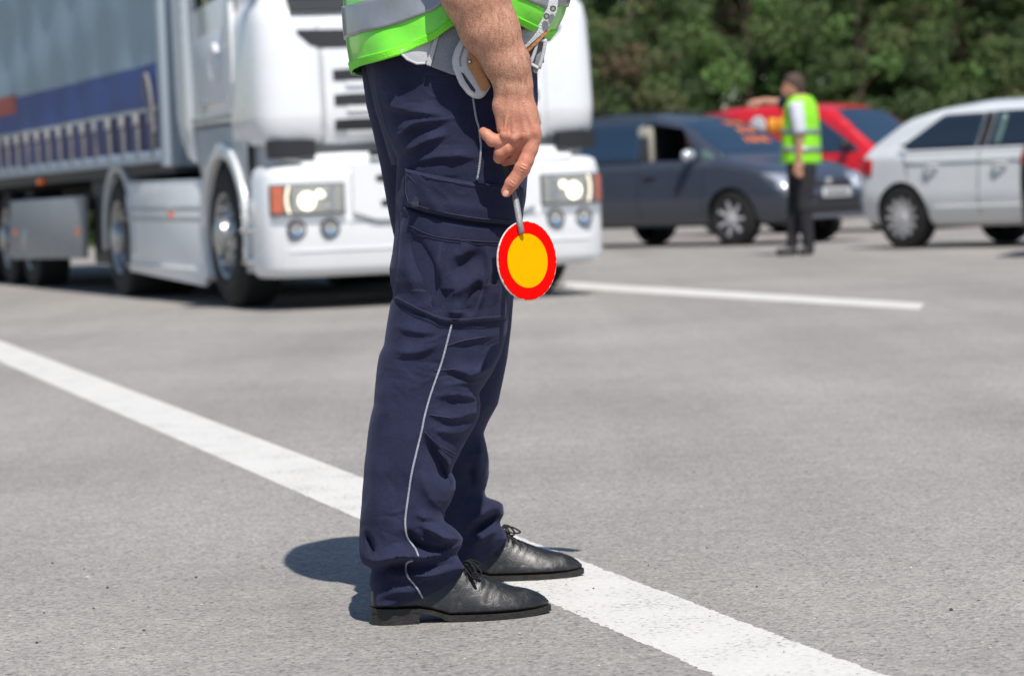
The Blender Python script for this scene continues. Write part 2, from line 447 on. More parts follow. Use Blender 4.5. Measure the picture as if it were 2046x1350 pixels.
# ================================================================== THE OFFICER
NAVY = None
def navy_mat():
    m = bpy.data.materials.new('navy_cloth'); m.use_nodes = True; t = m.node_tree; L = t.links.new
    b = t.nodes['Principled BSDF']; b.inputs['Roughness'].default_value = .85; b.inputs['Specular IOR Level'].default_value = .25
    b.inputs['Sheen Weight'].default_value = .10; b.inputs['Sheen Roughness'].default_value = .5
    b.inputs['Sheen Tint'].default_value = (.5, .5, .8, 1)
    co = t.nodes.new('ShaderNodeTexCoord')
    n = nnew(t, 'ShaderNodeTexNoise', Scale=14.0, Detail=6.0, Roughness=.6); L(co.outputs['Object'], n.inputs['Vector'])
    r = t.nodes.new('ShaderNodeValToRGB'); e = r.color_ramp.elements
    e[0].position = .3; e[0].color = (.011, .0128, .036, 1); e[1].position = .75; e[1].color = (.024, .0265, .063, 1)
    L(n.outputs['Fac'], r.inputs[0])
    f = nnew(t, 'ShaderNodeTexNoise', Scale=420.0, Detail=2.0); L(co.outputs['Object'], f.inputs['Vector'])
    fr = nnew(t, 'ShaderNodeMapRange'); fr.inputs['To Min'].default_value = .45; fr.inputs['To Max'].default_value = 1.55; L(f.outputs['Fac'], fr.inputs['Value'])
    sc = nnew(t, 'ShaderNodeVectorMath', operation='SCALE'); L(r.outputs[0], sc.inputs[0]); L(fr.outputs[0], sc.inputs['Scale'])
    L(sc.outputs[0], b.inputs['Base Color'])
    n2 = nnew(t, 'ShaderNodeTexNoise', Scale=38.0, Detail=4.0, Roughness=.55); L(co.outputs['Object'], n2.inputs['Vector'])
    w = nnew(t, 'ShaderNodeTexWave', Scale=330.0); w.bands_direction = 'DIAGONAL'; L(co.outputs['Object'], w.inputs['Vector'])
    b1 = nnew(t, 'ShaderNodeBump', Strength=.12, Distance=.0006); L(w.outputs['Fac'], b1.inputs['Height'])
    b2 = nnew(t, 'ShaderNodeBump', Strength=.35, Distance=.006); L(n2.outputs['Fac'], b2.inputs['Height']); L(b1.outputs[0], b2.inputs['Normal'])
    L(b2.outputs[0], b.inputs['Normal']); return m
NAVY = navy_mat()
SEAM = mat('navy_seam', (.045, .046, .095), .8)
officer = empty('person', at(905, 1235, 5.22) * np.array([1, 1, 0]))
tag(officer, 'officer in navy cargo trousers and green reflective vest, back of hand holding the signal paddle', 'person')
OO = np.array(officer.location)
def P_(v): return np.asarray(v, float) - OO        # world -> officer local
def opx(px, py, Y): return at(px, py, Y) - OO

class Leg:
    """trouser leg: a tube whose outline follows (y: back edge, front edge); folds are ridges and hollows on the outer cloth"""
    def __init__(s, rows, depth, folds, near=True):
        R = np.array(rows, float); s.y0, s.y1 = R[0, 0], R[-1, 0]
        s.ys = np.linspace(s.y0, s.y1, 440)
        s.xl = smooth1(np.interp(s.ys, R[:, 0], R[:, 1]), 2); s.xr = smooth1(np.interp(s.ys, R[:, 0], R[:, 2]), 2)
        D = np.array(depth, float)
        s.yc = smooth1(np.interp(s.ys, D[:, 0], D[:, 1]), 8); s.rd = smooth1(np.interp(s.ys, D[:, 0], D[:, 2]), 8)
        s.folds = folds; s.n = 2.25; s.cache = [(catmull(p, 40) if len(p) > 2 else np.linspace(p[0], p[1], 40), w, a) for p, w, a in folds]
    def fold(s, x, y):
        x = np.asarray(x, float); y = np.asarray(y, float); out = np.zeros(x.shape)
        for C, w, a in s.cache:
            x0, y0 = C.min(0) - 3 * w; x1, y1 = C.max(0) + 3 * w
            k = (x > x0) & (x < x1) & (y > y0) & (y < y1)
            if not k.any(): continue
            dx, dy = x[k][:, None] - C[:, 0], y[k][:, None] - C[:, 1]
            d2 = dx ** 2 + dy ** 2
            j = d2.argmin(1); t = j / 39.; ii = np.arange(len(j))
            T = np.gradient(C, axis=0); nx_, ny_ = -T[j, 1], T[j, 0]; sg = np.where(ny_ < 0, -1, 1)      # normal pointing down the leg
            side = (dx[ii, j] * nx_ + dy[ii, j] * ny_) * sg
            asym = w > 6
            we = np.where(side > 0, w * (.75 if a > 0 else 1.7), w * (1.9 if a > 0 else .8)) if asym else w
            out[k] += 1.45 * a * np.exp(-(d2[ii, j] / (we * we)) ** .8) * sstep(0, .38, np.minimum(t, 1 - t) + .02)
        return out
    def row(s, y): return [np.interp(y, s.ys, a) for a in (s.xl, s.xr, s.yc, s.rd)]
    def Y(s, x, y, side=-1):
        x = np.asarray(x, float); y = np.asarray(y, float)
        xl, xr, yc, rd = s.row(y); xc, hw = (xl + xr) / 2, (xr - xl) / 2
        t = np.clip(np.abs((x - xc) / hw), 0, 1)
        c = (1 - t ** s.n) ** (1 / s.n)
        return yc + side * rd * c - (s.fold(x, y) * np.minimum(1, c * 1.6) if side < 0 else 0)
    def pt(s, x, y, off=0.): return P_(atv(x, y, s.Y(x, y) - off))
    def mesh(s, name, nphi=184, nz=5, seed=0):
        V = []
        rng = np.random.default_rng(seed)
        K = [(rng.uniform(0, 6.28), rng.uniform(.004, .012), rng.uniform(8, 20)) for _ in range(5)]
        ph = np.linspace(0, 2 * np.pi, nphi, endpoint=False)
        cs, sn = np.cos(ph), np.sin(ph); m = 2 / s.n
        for i, y in enumerate(s.ys):
            xl, xr, yc, rd = s.xl[i], s.xr[i], s.yc[i], s.rd[i]
            xc, hw = (xl + xr) / 2, (xr - xl) / 2
            x = xc + hw * np.sign(cs) * np.abs(cs) ** m
            c = np.abs(sn) ** m
            dep = yc - np.sign(sn) * rd * c
            f = s.fold(x, np.full_like(x, y)) * np.minimum(1, c * 1.6)
            back = sum(a * np.sin(y / l + 2 * np.sin(ph) + o) for o, a, l in K) * .35 * c
            dep = np.where(sn > 0, dep - f, dep + back)
            V.append(P_(atv(x, np.full_like(x, y), dep)))
        return np.array(V)

NEAR_ROWS = [(60, 735, 1052), (100, 738, 1064), (150, 741, 1074), (200, 752, 1075), (250, 765, 1071), (292, 782, 1064), (316, 794, 1060), (356, 792, 1054), (396, 790, 1051),
             (436, 790, 1044), (470, 788, 1039), (504, 784, 1034), (536, 778, 1029), (564, 780, 1025), (588, 786, 1022), (607, 780, 1020), (641, 774, 1016), (668, 770, 1012), (689, 767, 1006),
             (707, 758, 1002), (722, 755, 995), (744, 752, 984), (767, 750, 969), (785, 748, 957), (807, 747, 960), (830, 741, 958), (852, 737, 948), (874, 734, 935), (896, 732, 923), (911, 730, 916),
             (926, 728, 908), (941, 727, 902), (959, 726, 910), (978, 724, 910), (1000, 723, 902), (1022, 721, 889), (1041, 719, 887), (1050, 719, 903), (1063, 718, 917), (1074, 718, 925), (1093, 718, 922),
             (1103, 718, 913), (1116, 720, 917), (1127, 724, 925), (1134, 743, 930), (1153, 739, 914), (1166, 738, 897), (1179, 742, 879), (1196, 744, 846), (1210, 748, 800)]
NEAR_DEP = [(60, 5.13, .125), (150, 5.12, .128), (300, 5.11, .118), (450, 5.11, .112), (600, 5.10, .10), (750, 5.09, .088), (900, 5.07, .078), (1050, 5.06, .074), (1120, 5.055, .072), (1210, 5.05, .06)]
NF = [  # (points, width, height): creases and rolls of the outer cloth
    ([(758, 205), (800, 219), (850, 226), (895, 231)], 9, .011), ([(780, 292), (806, 264), (835, 246), (900, 240)], 8, .012), ([(790, 318), (825, 296), (858, 280), (900, 268)], 8, .011),
    ([(798, 334), (850, 319), (900, 313), (965, 318)], 7, .006), ([(752, 160), (766, 225), (783, 285), (797, 322)], 6, -.008), ([(900, 180), (905, 250), (915, 335)], 24, .004),
    ([(805, 336), (799, 380), (803, 430), (788, 480)], 6, -.008), ([(990, 210), (985, 260), (1000, 320)], 20, .004),
    ([(782, 648), (825, 662), (880, 666)], 9, .006), ([(768, 690), (815, 705), (860, 695), (890, 672)], 11, .007),
    ([(893, 692), (925, 682), (970, 674), (1005, 664)], 6.5, .004), ([(884, 736), (915, 741), (950, 748), (1020, 712)], 8, .012), ([(872, 774), (912, 767), (950, 762), (1010, 742)], 8, .007),
    ([(862, 796), (905, 789), (945, 793), (1000, 812)], 8.5, .011), ([(850, 824), (895, 836), (935, 828), (1000, 800)], 8, .009), ([(852, 850), (890, 864), (930, 862), (985, 836)], 9, .007),
    ([(846, 862), (864, 900), (886, 945), (908, 978)], 9, -.017), ([(870, 893), (893, 922), (912, 958)], 7, .008), ([(842, 930), (850, 975), (872, 1008), (892, 1012)], 11, .006),
    ([(815, 940), (802, 1000), (790, 1060)], 16, -.004), ([(757, 880), (750, 980), (748, 1050)], 24, .005), ([(772, 740), (762, 850)], 26, .004),
    ([(812, 1052), (830, 1084), (865, 1098), (908, 1088)], 9, -.022), ([(832, 1046), (866, 1062), (895, 1076), (926, 1066)], 8, .019), ([(826, 1022), (855, 1036), (888, 1034)], 9, .007),
    ([(729, 1058), (741, 1088), (752, 1126)], 6, -.014), ([(716, 1112), (760, 1121), (800, 1112), (850, 1113), (890, 1102), (922, 1082)], 8, .027),
    ([(740, 1150), (768, 1142), (790, 1130), (840, 1134), (925, 1122)], 7, -.014), ([(740, 1176), (775, 1158), (800, 1150), (860, 1150), (930, 1130)], 9, .012), ([(800, 1125), (813, 1142), (830, 1172)], 6, -.005),
    ([(748, 1198), (790, 1184), (840, 1180)], 8, .006)]
_r = np.random.default_rng(5)
for (cx_, cy_, sx_, sy_, n_, th_, am_) in ((850, 260, 70, 60, 26, -.15, 1.), (900, 350, 90, 20, 8, .1, .6), (920, 760, 45, 60, 30, -.3, 1.), (800, 720, 40, 80, 16, .3, .7), (880, 930, 25, 50, 14, .9, .8),
                                            (830, 1090, 70, 45, 34, .0, 1.1), (770, 950, 35, 90, 12, 1.2, .6), (840, 1160, 60, 25, 14, -.2, .9), (930, 640, 60, 20, 8, .2, .6)):
    for _ in range(n_):
        x_, y_ = _r.normal(cx_, sx_), _r.normal(cy_, sy_); a_ = th_ + _r.normal(0, .35); l_ = _r.uniform(18, 46); b_ = _r.normal(0, .25)
        NF.append(([(x_ - l_ * math.cos(a_ - b_), y_ - l_ * math.sin(a_ - b_)), (x_, y_), (x_ + l_ * math.cos(a_ + b_), y_ + l_ * math.sin(a_ + b_))], _r.uniform(2.6, 5.0), am_ * _r.choice([-1, 1]) * _r.uniform(.0006, .0018)))
near_leg = Leg(NEAR_ROWS, NEAR_DEP, NF)
FAR_ROWS = [(60, 716, 1045), (100, 719, 1058), (140, 722, 1068), (212, 732, 1066), (268, 746, 1058), (332, 760, 1052), (388, 770, 1046), (428, 777, 1040), (468, 786, 1035), (520, 800, 1030), (596, 815, 1026),
            (648, 822, 1022), (715, 830, 1014), (755, 830, 1006), (807, 828, 995), (841, 826, 976), (865, 824, 966), (889, 822, 972), (918, 822, 977), (948, 822, 977), (970, 822, 972), (981, 822, 968),
            (994, 822, 972), (999, 822, 994), (1007, 822, 1005), (1026, 822, 1007), (1040, 823, 1000), (1046, 824, 998), (1060, 826, 1009), (1076, 828, 1013), (1090, 830, 1003), (1110, 834, 984), (1126, 840, 960), (1142, 850, 930)]
FAR_DEP = [(60, 5.30, .125), (150, 5.31, .125), (300, 5.36, .115), (450, 5.42, .105), (600, 5.47, .098), (750, 5.50, .09), (900, 5.52, .08), (1050, 5.53, .075), (1142, 5.54, .062)]
FF = [([(935, 1070), (965, 1045), (1002, 1018)], 8, -.022), ([(935, 1040), (970, 1025), (1000, 1003)], 7, .010), ([(940, 1090), (975, 1068), (1005, 1052)], 8, .008), ([(950, 1105), (985, 1090)], 8, -.006),
      ([(955, 960), (962, 900), (950, 870)], 10, .007), ([(735, 230), (755, 300), (772, 380)], 9, -.005), ([(940, 920), (945, 980)], 9, -.008)]
far_leg = Leg(FAR_ROWS, FAR_DEP, FF, False)
tn = grid('trousers', near_leg.mesh('n'), NAVY, officer, closed_u=True)
tf = grid('trousers', far_leg.mesh('f', 96, seed=3), NAVY, officer, closed_u=True)
# seat of the trousers bridging both hips
ys = np.linspace(60, 330, 40); ph = np.linspace(0, 2 * np.pi, 80, endpoint=False)
S_ = []
for y in ys:
    a, b = near_leg.row(y), far_leg.row(y)
    xl, xr = min(a[0], b[0]) + 6 + (y - 60) * .06, max(a[1], b[1]) - 8 - (y - 60) * .1
    yc = (a[2] + b[2]) / 2; rd = (b[2] - a[2]) / 2 + .09 - max(0, y - 250) * .0008
    S_.append(P_(atv((xl + xr) / 2 + (xr - xl) / 2 * np.cos(ph), np.full(80, y), yc + rd * np.sin(ph))))
ts = grid('trousers', np.array(S_), NAVY, officer, closed_u=True)
trousers = join([tn, tf, ts], 'trousers')
bm = bmesh.new(); bm.from_mesh(trousers.data)
bmesh.ops.recalc_face_normals(bm, faces=bm.faces); bm.to_mesh(trousers.data); bm.free()
trousers.data.polygons.foreach_set('use_smooth', [True] * len(trousers.data.polygons))
solid(trousers, .0022)

def on_leg(pts, off, n=None):
    C = catmull(pts, n or max(20, len(pts) * 10)); return near_leg.pt(C[:, 0], C[:, 1], off)
def sheet(name, TL, BL, off, m, nu=60, nv=30, parent=None, fold=None, th=.003, edge=.6):
    """cloth panel lying on the leg between a top and a bottom edge curve"""
    A, B = catmull(TL, nu), catmull(BL, nu); V = []
    for k in np.linspace(0, 1, nv):
        C = A + (B - A) * k; u = np.linspace(0, 1, nu)
        e = np.minimum(1, np.minimum(np.minimum(u, 1 - u) * nu / 2.5, min(k, 1 - k) * nv / 2.0))
        o = off * (edge + (1 - edge) * e)
        if fold: o = o + fold(C[:, 0], C[:, 1]) * e
        V.append(near_leg.pt(C[:, 0], C[:, 1], o))
    V = np.array(V)[::-1]
    o = grid(name, V, m, parent); solid(o, th); return o
# cargo pocket with its pleats, flap, button
PK = Leg(NEAR_ROWS, NEAR_DEP, [([(822, 458), (842, 505), (864, 552), (868, 592), (858, 640)], 13, -.022), ([(880, 480), (876, 540), (867, 592), (858, 634)], 6, .013),
        ([(798, 480), (812, 540), (838, 600)], 17, .007), ([(896, 548), (935, 522), (972, 496)], 16, -.006), ([(885, 596), (930, 574), (975, 540)], 14, .006),
        ([(974, 486), (977, 540), (962, 600), (944, 640)], 6, .013), ([(962, 560), (942, 602), (935, 632)], 9, -.016), ([(905, 500), (920, 510), (950, 490)], 12, .005),
        ([(990, 520), (1000, 570), (985, 620)], 10, .007), ([(890, 620), (915, 625), (930, 618)], 9, .006)])
pocket = sheet('cargo_pocket', [(800, 425), (860, 445), (950, 462), (1034, 470)], [(786, 598), (850, 630), (905, 646), (1012, 638)], .008, NAVY, 110, 90, trousers, PK.fold, .003, .2)
sheet('pocket_band', [(806, 414), (860, 432), (950, 450), (1038, 456)], [(815, 455), (870, 478), (960, 488), (1036, 489)], .0102, NAVY, 70, 14, trousers, None, .001)
flap = sheet('pocket_flap', [(809, 337), (870, 350), (955, 365), (1052, 376)], [(812, 412), (870, 428), (955, 443), (1043, 450)], .017, NAVY, 80, 30, trousers,
             lambda x, y: .004 * np.exp(-((x - 830 - (y - 350) * .6) / 14) ** 2) + .0025 * np.exp(-((y - 402 - (x - 820) * .12) / 12) ** 2), .003)
for q, k in (([(811, 343), (870, 356), (955, 371), (1050, 382)], .0195), ([(815, 405), (870, 421), (955, 436), (1042, 443)], .0190), ([(812, 345), (810, 380), (816, 404)], .0188),
             ([(812, 347), (830, 365), (850, 385)], .0192)):
    tube('stitching', on_leg(q, k, 60), .0006, SEAM, flap, 5)
for q in ([(790, 592), (850, 622), (905, 637), (1005, 631)], [(816, 450), (870, 472), (960, 482), (1034, 484)]):
    tube('stitching', on_leg(q, .0122, 60), .0006, SEAM, pocket, 5)
for q, k in (([(893, 690), (925, 680), (970, 672)], .006), ([(848, 862), (880, 890), (917, 910)], .004), ([(853, 869), (884, 897), (914, 916)], .003), ([(868, 740), (910, 737)], .004), ([(858, 828), (898, 834)], .004)):
    tube('stitching', on_leg(q, k * .3, 40), .0007, SEAM, trousers, 5)
c = near_leg.pt(np.array([830.]), np.array([404.]), .0245)[0]
bt = lathe('button', [(.0001, -.003), (.0062, -.0035), (.0094, -.001), (.0098, .002), (.008, .008)], mat('button_dark', (.016, .018, .035), .15, coat=.6), flap, 24, 'y', c)
PIPE = mat('grey_piping', (.36, .38, .43), .6, var=.15, vscale=90, bump=.5, bscale=500)
for q in ([(903, 646), (891, 693), (882, 726), (869, 763), (858, 796), (848, 833), (843, 859), (832, 904), (822, 948), (816, 989), (810, 1033), (810, 1052), (813, 1074), (822, 1085), (832, 1098), (837, 1116)],
          [(824, 1119), (813, 1124), (811, 1139), (816, 1153), (827, 1166), (836, 1179), (846, 1196)],
          [(944, 190), (948, 216), (952, 239), (957, 255), (959, 272), (961, 290), (960, 312), (957, 338), (953, 361)]):
    pp = on_leg(q, .0014, 140); pp = np.stack([smooth1(pp[:, i], 4) for i in range(3)], 1); pp[:, 1] -= .0006
    tube('piping', pp, .0019, PIPE, trousers, 8)

# ------------------------------------------------------------------ shoes
def leather():
    m = bpy.data.materials.new('black_leather'); m.use_nodes = True; t = m.node_tree; L = t.links.new
    b = t.nodes['Principled BSDF']; b.inputs['Base Color'].default_value = (.012, .0115, .013, 1)
    b.inputs['Specular IOR Level'].default_value = .5; b.inputs['Coat Weight'].default_value = .12; b.inputs['Coat Roughness'].default_value = .3
    co = t.nodes.new('ShaderNodeTexCoord')
    n = nnew(t, 'ShaderNodeTexNoise', Scale=45.0, Detail=6.0, Roughness=.65, Distortion=.6); L(co.outputs['Object'], n.inputs['Vector'])
    v = nnew(t, 'ShaderNodeTexVoronoi', Scale=260.0, feature='DISTANCE_TO_EDGE'); L(co.outputs['Object'], v.inputs['Vector'])
    r = nnew(t, 'ShaderNodeMapRange'); r.inputs['To Min'].default_value = .28; r.inputs['To Max'].default_value = .55; L(n.outputs['Fac'], r.inputs['Value']); L(r.outputs[0], b.inputs['Roughness'])
    dr = t.nodes.new('ShaderNodeValToRGB'); e = dr.color_ramp.elements
    e[0].position = .5; e[0].color = (.011, .0105, .012, 1); e[1].position = .8; e[1].color = (.05, .046, .043, 1)
    L(n.outputs['Fac'], dr.inputs[0]); L(dr.outputs[0], b.inputs['Base Color'])
    b1 = nnew(t, 'ShaderNodeBump', Strength=.15, Distance=.001); L(v.outputs['Distance'], b1.inputs['Height'])
    b2 = nnew(t, 'ShaderNodeBump', Strength=.4, Distance=.004); L(n.outputs['Fac'], b2.inputs['Height']); L(b1.outputs[0], b2.inputs['Normal'])
    L(b2.outputs[0], b.inputs['Normal']); return m
LEA = leather(); SOLE = mat('shoe_sole', (.022, .02, .019), .6, var=.4, vscale=60, bump=.3, bscale=200)
LACE = mat('shoe_lace', (.012, .012, .012), .8, bump=.5, bscale=700)
def make_shoe(side):
    """shoe along +x, heel at 0; side=-1: outer side towards -y"""
    sh = empty('shoe', parent=officer); Ln = .318
    def S(u):   # half widths outer/inner, top height, welt height
        x = u * Ln
        wo = np.interp(u, [0, .04, .1, .25, .4, .6, .7, .8, .9, .96, 1], [.012, .026, .032, .031, .032, .043, .044, .040, .029, .018, .004])
        cen = np.interp(u, [0, .3, .6, .8, 1], [0, .002, .003, -.002, -.008]) * side
        top = np.interp(u, [0, .03, .10, .28, .40, .46, .50, .55, .60, .66, .72, .80, .88, .94, .98, 1], [.058, .085, .098, .106, .106, .103, .099, .087, .078, .069, .062, .053, .047, .039, .030, .022])
        bot = np.interp(u, [0, .25, .32, .42, .8, .92, 1], [.026, .024, .019, .008, .007, .008, .011])
        return x, wo, cen, top, bot
    V = []; nu, nphi = 90, 64
    for u in np.linspace(0, 1, nu):
        x, w, cen, top, bot = S(u); r = []
        for k in range(nphi):
            t = 2 * math.pi * k / nphi; c_, s_ = math.cos(t), math.sin(t)
            yy = w * np.sign(c_) * abs(c_) ** (.72)
            zz = abs(s_) ** .8
            if s_ >= 0:   # upper half: narrows to the top
                nar = 1 - .5 * zz * (np.interp(u, [0, .15, .45, .8, 1], [.35, .55, 1, .75, .4])); yy *= nar
                z = bot + .012 + (top - bot - .012) * zz
            else: z = bot + .012 - .010 * zz
            # vamp creases where the toes bend
            cr = math.exp(-((u - .62) / .09) ** 2) * max(0, s_) * .0022 * math.sin(u * 150 + 9 * math.sin(3 * c_))
            cq = math.exp(-((u - .48) / .06) ** 2) * max(0, s_) * .0020 * math.sin(u * 120 + 6 * c_)
            r.append((x, cen + yy, z + cr + cq))
        V.append(r)
    up = grid('upper', np.array(V), LEA, sh, closed_u=True)
    bm = bmesh.new(); bm.from_mesh(up.data); bmesh.ops.holes_fill(bm, edges=bm.edges, sides=100); bmesh.ops.recalc_face_normals(bm, faces=bm.faces); bm.to_mesh(up.data); bm.free()
    # welt + outsole + heel block
    def outline(grow, us):
        A = [(S(u)[0] + (grow if u > .99 else (-grow if u < .01 else 0)), S(u)[2] + S(u)[1] + grow) for u in us]
        B = [(S(u)[0] + (grow if u > .99 else (-grow if u < .01 else 0)), S(u)[2] - S(u)[1] - grow) for u in us[::-1]]
        return A + B
    def slab(name, us, grow, zt, zb):
        o = outline(grow, us); n = len(o); uu = list(us) + list(us)[::-1]
        v = [(p[0], p[1], zt(u)) for p, u in zip(o, uu)] + [(p[0] * 1., p[1] * .985, zb(u)) for p, u in zip(o, uu)]
        k = len(us); f = []
        for i in range(n): f.append((i, (i + 1) % n, n + (i + 1) % n, n + i))
        for i in range(k - 1): f.append((i, i + 1, n - 2 - i, n - 1 - i)); f.append((n + i, n + i + 1, 2 * n - 2 - i, 2 * n - 1 - i))
        ob = mk(name, v, f, SOLE, sh); sharpen(ob.data, 40); return ob
    us = np.linspace(0, 1, 60)
    zt = lambda u: S(u)[4] + .004
    slab('outsole', us, .0035, zt, lambda u: max(.0008, zt(u) - .0105) if u > .38 else zt(u) - .008)
    slab('heel', np.linspace(0, .25, 20), .0022, lambda u: zt(u) - .007, lambda u: .0)
    # lace bow and eyelet facing
    def sp(u, c_, h=0.):
        x, w, cen, top, bot = S(u); nar = 1 - .5 * np.interp(u, [0, .15, .45, .8, 1], [.35, .55, 1, .75, .4])
        zz = 1 - abs(c_) ** 3 * .35; return (x, cen + w * nar * c_ * 1.25, bot + .012 + (top - bot - .012) * zz + h)
    o_ = side
    pts = []
    for i, u in enumerate((.50, .525, .55, .575)):
        tube('lace', [sp(u, -.75 * o_, .001), sp(u + .006, 0, .004), sp(u, .75 * o_, .001)], .0017, LACE, sh, 6, 14)
    k = sp(.515, 0, .004)
    for dx, dy, dz in ((.03, .030, -.014), (.022, .042, -.020), (.035, -.018, -.006), (.016, .030, -.022)):
        tube('lace', [k, (k[0] + dx * .5, k[1] + dy * .6 * o_, k[2] + .004), (k[0] + dx, k[1] + dy * o_, k[2] + dz), (k[0] + dx * .6, k[1] + dy * .7 * o_, k[2] + dz - .002), (k[0], k[1], k[2] - .001)], .0017, LACE, sh, 6, 24)
    # quarter seam
    for a in (-1, 1):
        q = [sp(.28, a * .98, -.030), sp(.42, a * .98, -.030), sp(.55, a * .97, -.022), sp(.615, a * .85, -.008), sp(.60, a * .6, .001), sp(.56, a * .45, .0015), sp(.50, a * .40, .0015)]
        tube('seam', q, .0009, LEA, sh, 6, 40)
    return sh
near_shoe = make_shoe(-1); h = ground(744, 1252); h[1] += .035
near_shoe.location = P_(h * np.array([1, 1, 0])); near_shoe.rotation_euler[2] = math.radians(8)
far_shoe = make_shoe(1); h = ground(800, 1162); 
far_shoe.location = P_(np.array([-.198, 5.53, 0])); far_shoe.rotation_euler[2] = math.radians(7)

# ------------------------------------------------------------------ vest
def gloss_green(name, col):
    return mat(name, col, .32, var=.10, vscale=9, bump=.25, bscale=22, spec=.6, coat=.5)
GREEN = gloss_green('vest_green', (.19, .78, .045)); GREEN2 = mat('vest_binding', (.20, .82, .03), .55, bump=.3, bscale=300)
SILV = mat('vest_reflective', (.30, .31, .34), .30, metal=.35, var=.22, vscale=7, bump=.2, bscale=26, coat=.3)
VY = 5.205
HEMN = [(690, 142), (704, 139), (720, 131), (760, 121), (800, 109), (865, 80), (899, 55), (960, 28), (1020, 40), (1070, 66), (1098, 78), (1125, 70)]
HEMF = [(690, 148), (720, 150), (800, 140), (1000, 90), (1098, 80), (1125, 74)]
VV = [0, 15, 40, 80, 140, 220, 300, 400, 470, 505]
VXL = [704, 699, 694, 689, 685, 686, 692, 712, 750, 800]
VXR = [1097, 1112, 1127, 1138, 1141, 1138, 1126, 1085, 1030, 985]
VRD = [.238, .238, .236, .232, .226, .222, .228, .232, .20, .09]
def vest_shell(name, v0, v1, off, m, parent, nv, th):
    ph = np.linspace(0, 2 * np.pi, 160, endpoint=False); V = []
    for v in np.linspace(v0, v1, nv):
        xl, xr, rd = (np.interp(v, VV, a) for a in (VXL, VXR, VRD))
        cs, sn = np.cos(ph), np.sin(ph)
        x = (xl + xr) / 2 + ((xr - xl) / 2 + off * 1090) * np.sign(cs) * np.abs(cs) ** .85
        hn = np.interp(x, *np.array(HEMN).T); hf = np.interp(x, *np.array(HEMF).T)
        k = sstep(-.25, .25, sn); hem = hn * k + hf * (1 - k)
        y = hem - v * (1 + (hem - 60) / 505)
        fold = .010 * np.exp(-((x - 722 - v * -.12) / 10) ** 2) * (sn > 0) * np.exp(-v / 160) + .006 * np.sin(x / 37 + v / 60) * np.exp(-v / 300) + .004 * np.sin(x / 17 + v / 23)
        fold -= .012 * np.exp(-((x - 705) / 12) ** 2) * (sn > 0) * np.exp(-v / 160)
        Y = VY - np.sign(sn) * (rd + off) * np.abs(sn) ** .8 - np.where(sn > 0, fold, 0) * np.abs(sn)
        V.append(P_(atv(x, y, Y)))
    o = grid(name, np.array(V), m, parent, closed_u=True); solid(o, th, 0); return o
vest = vest_shell('vest', 0, 505, 0, GREEN, officer, 60, .0015)
vest_shell('reflective_band', 57, 112, .0035, SILV, vest, 10, .002)
vest_shell('reflective_band', 190, 245, .0035, SILV, vest, 10, .002)
vest_shell('hem_binding', -1, 15, .0015, GREEN2, vest, 6, .004)

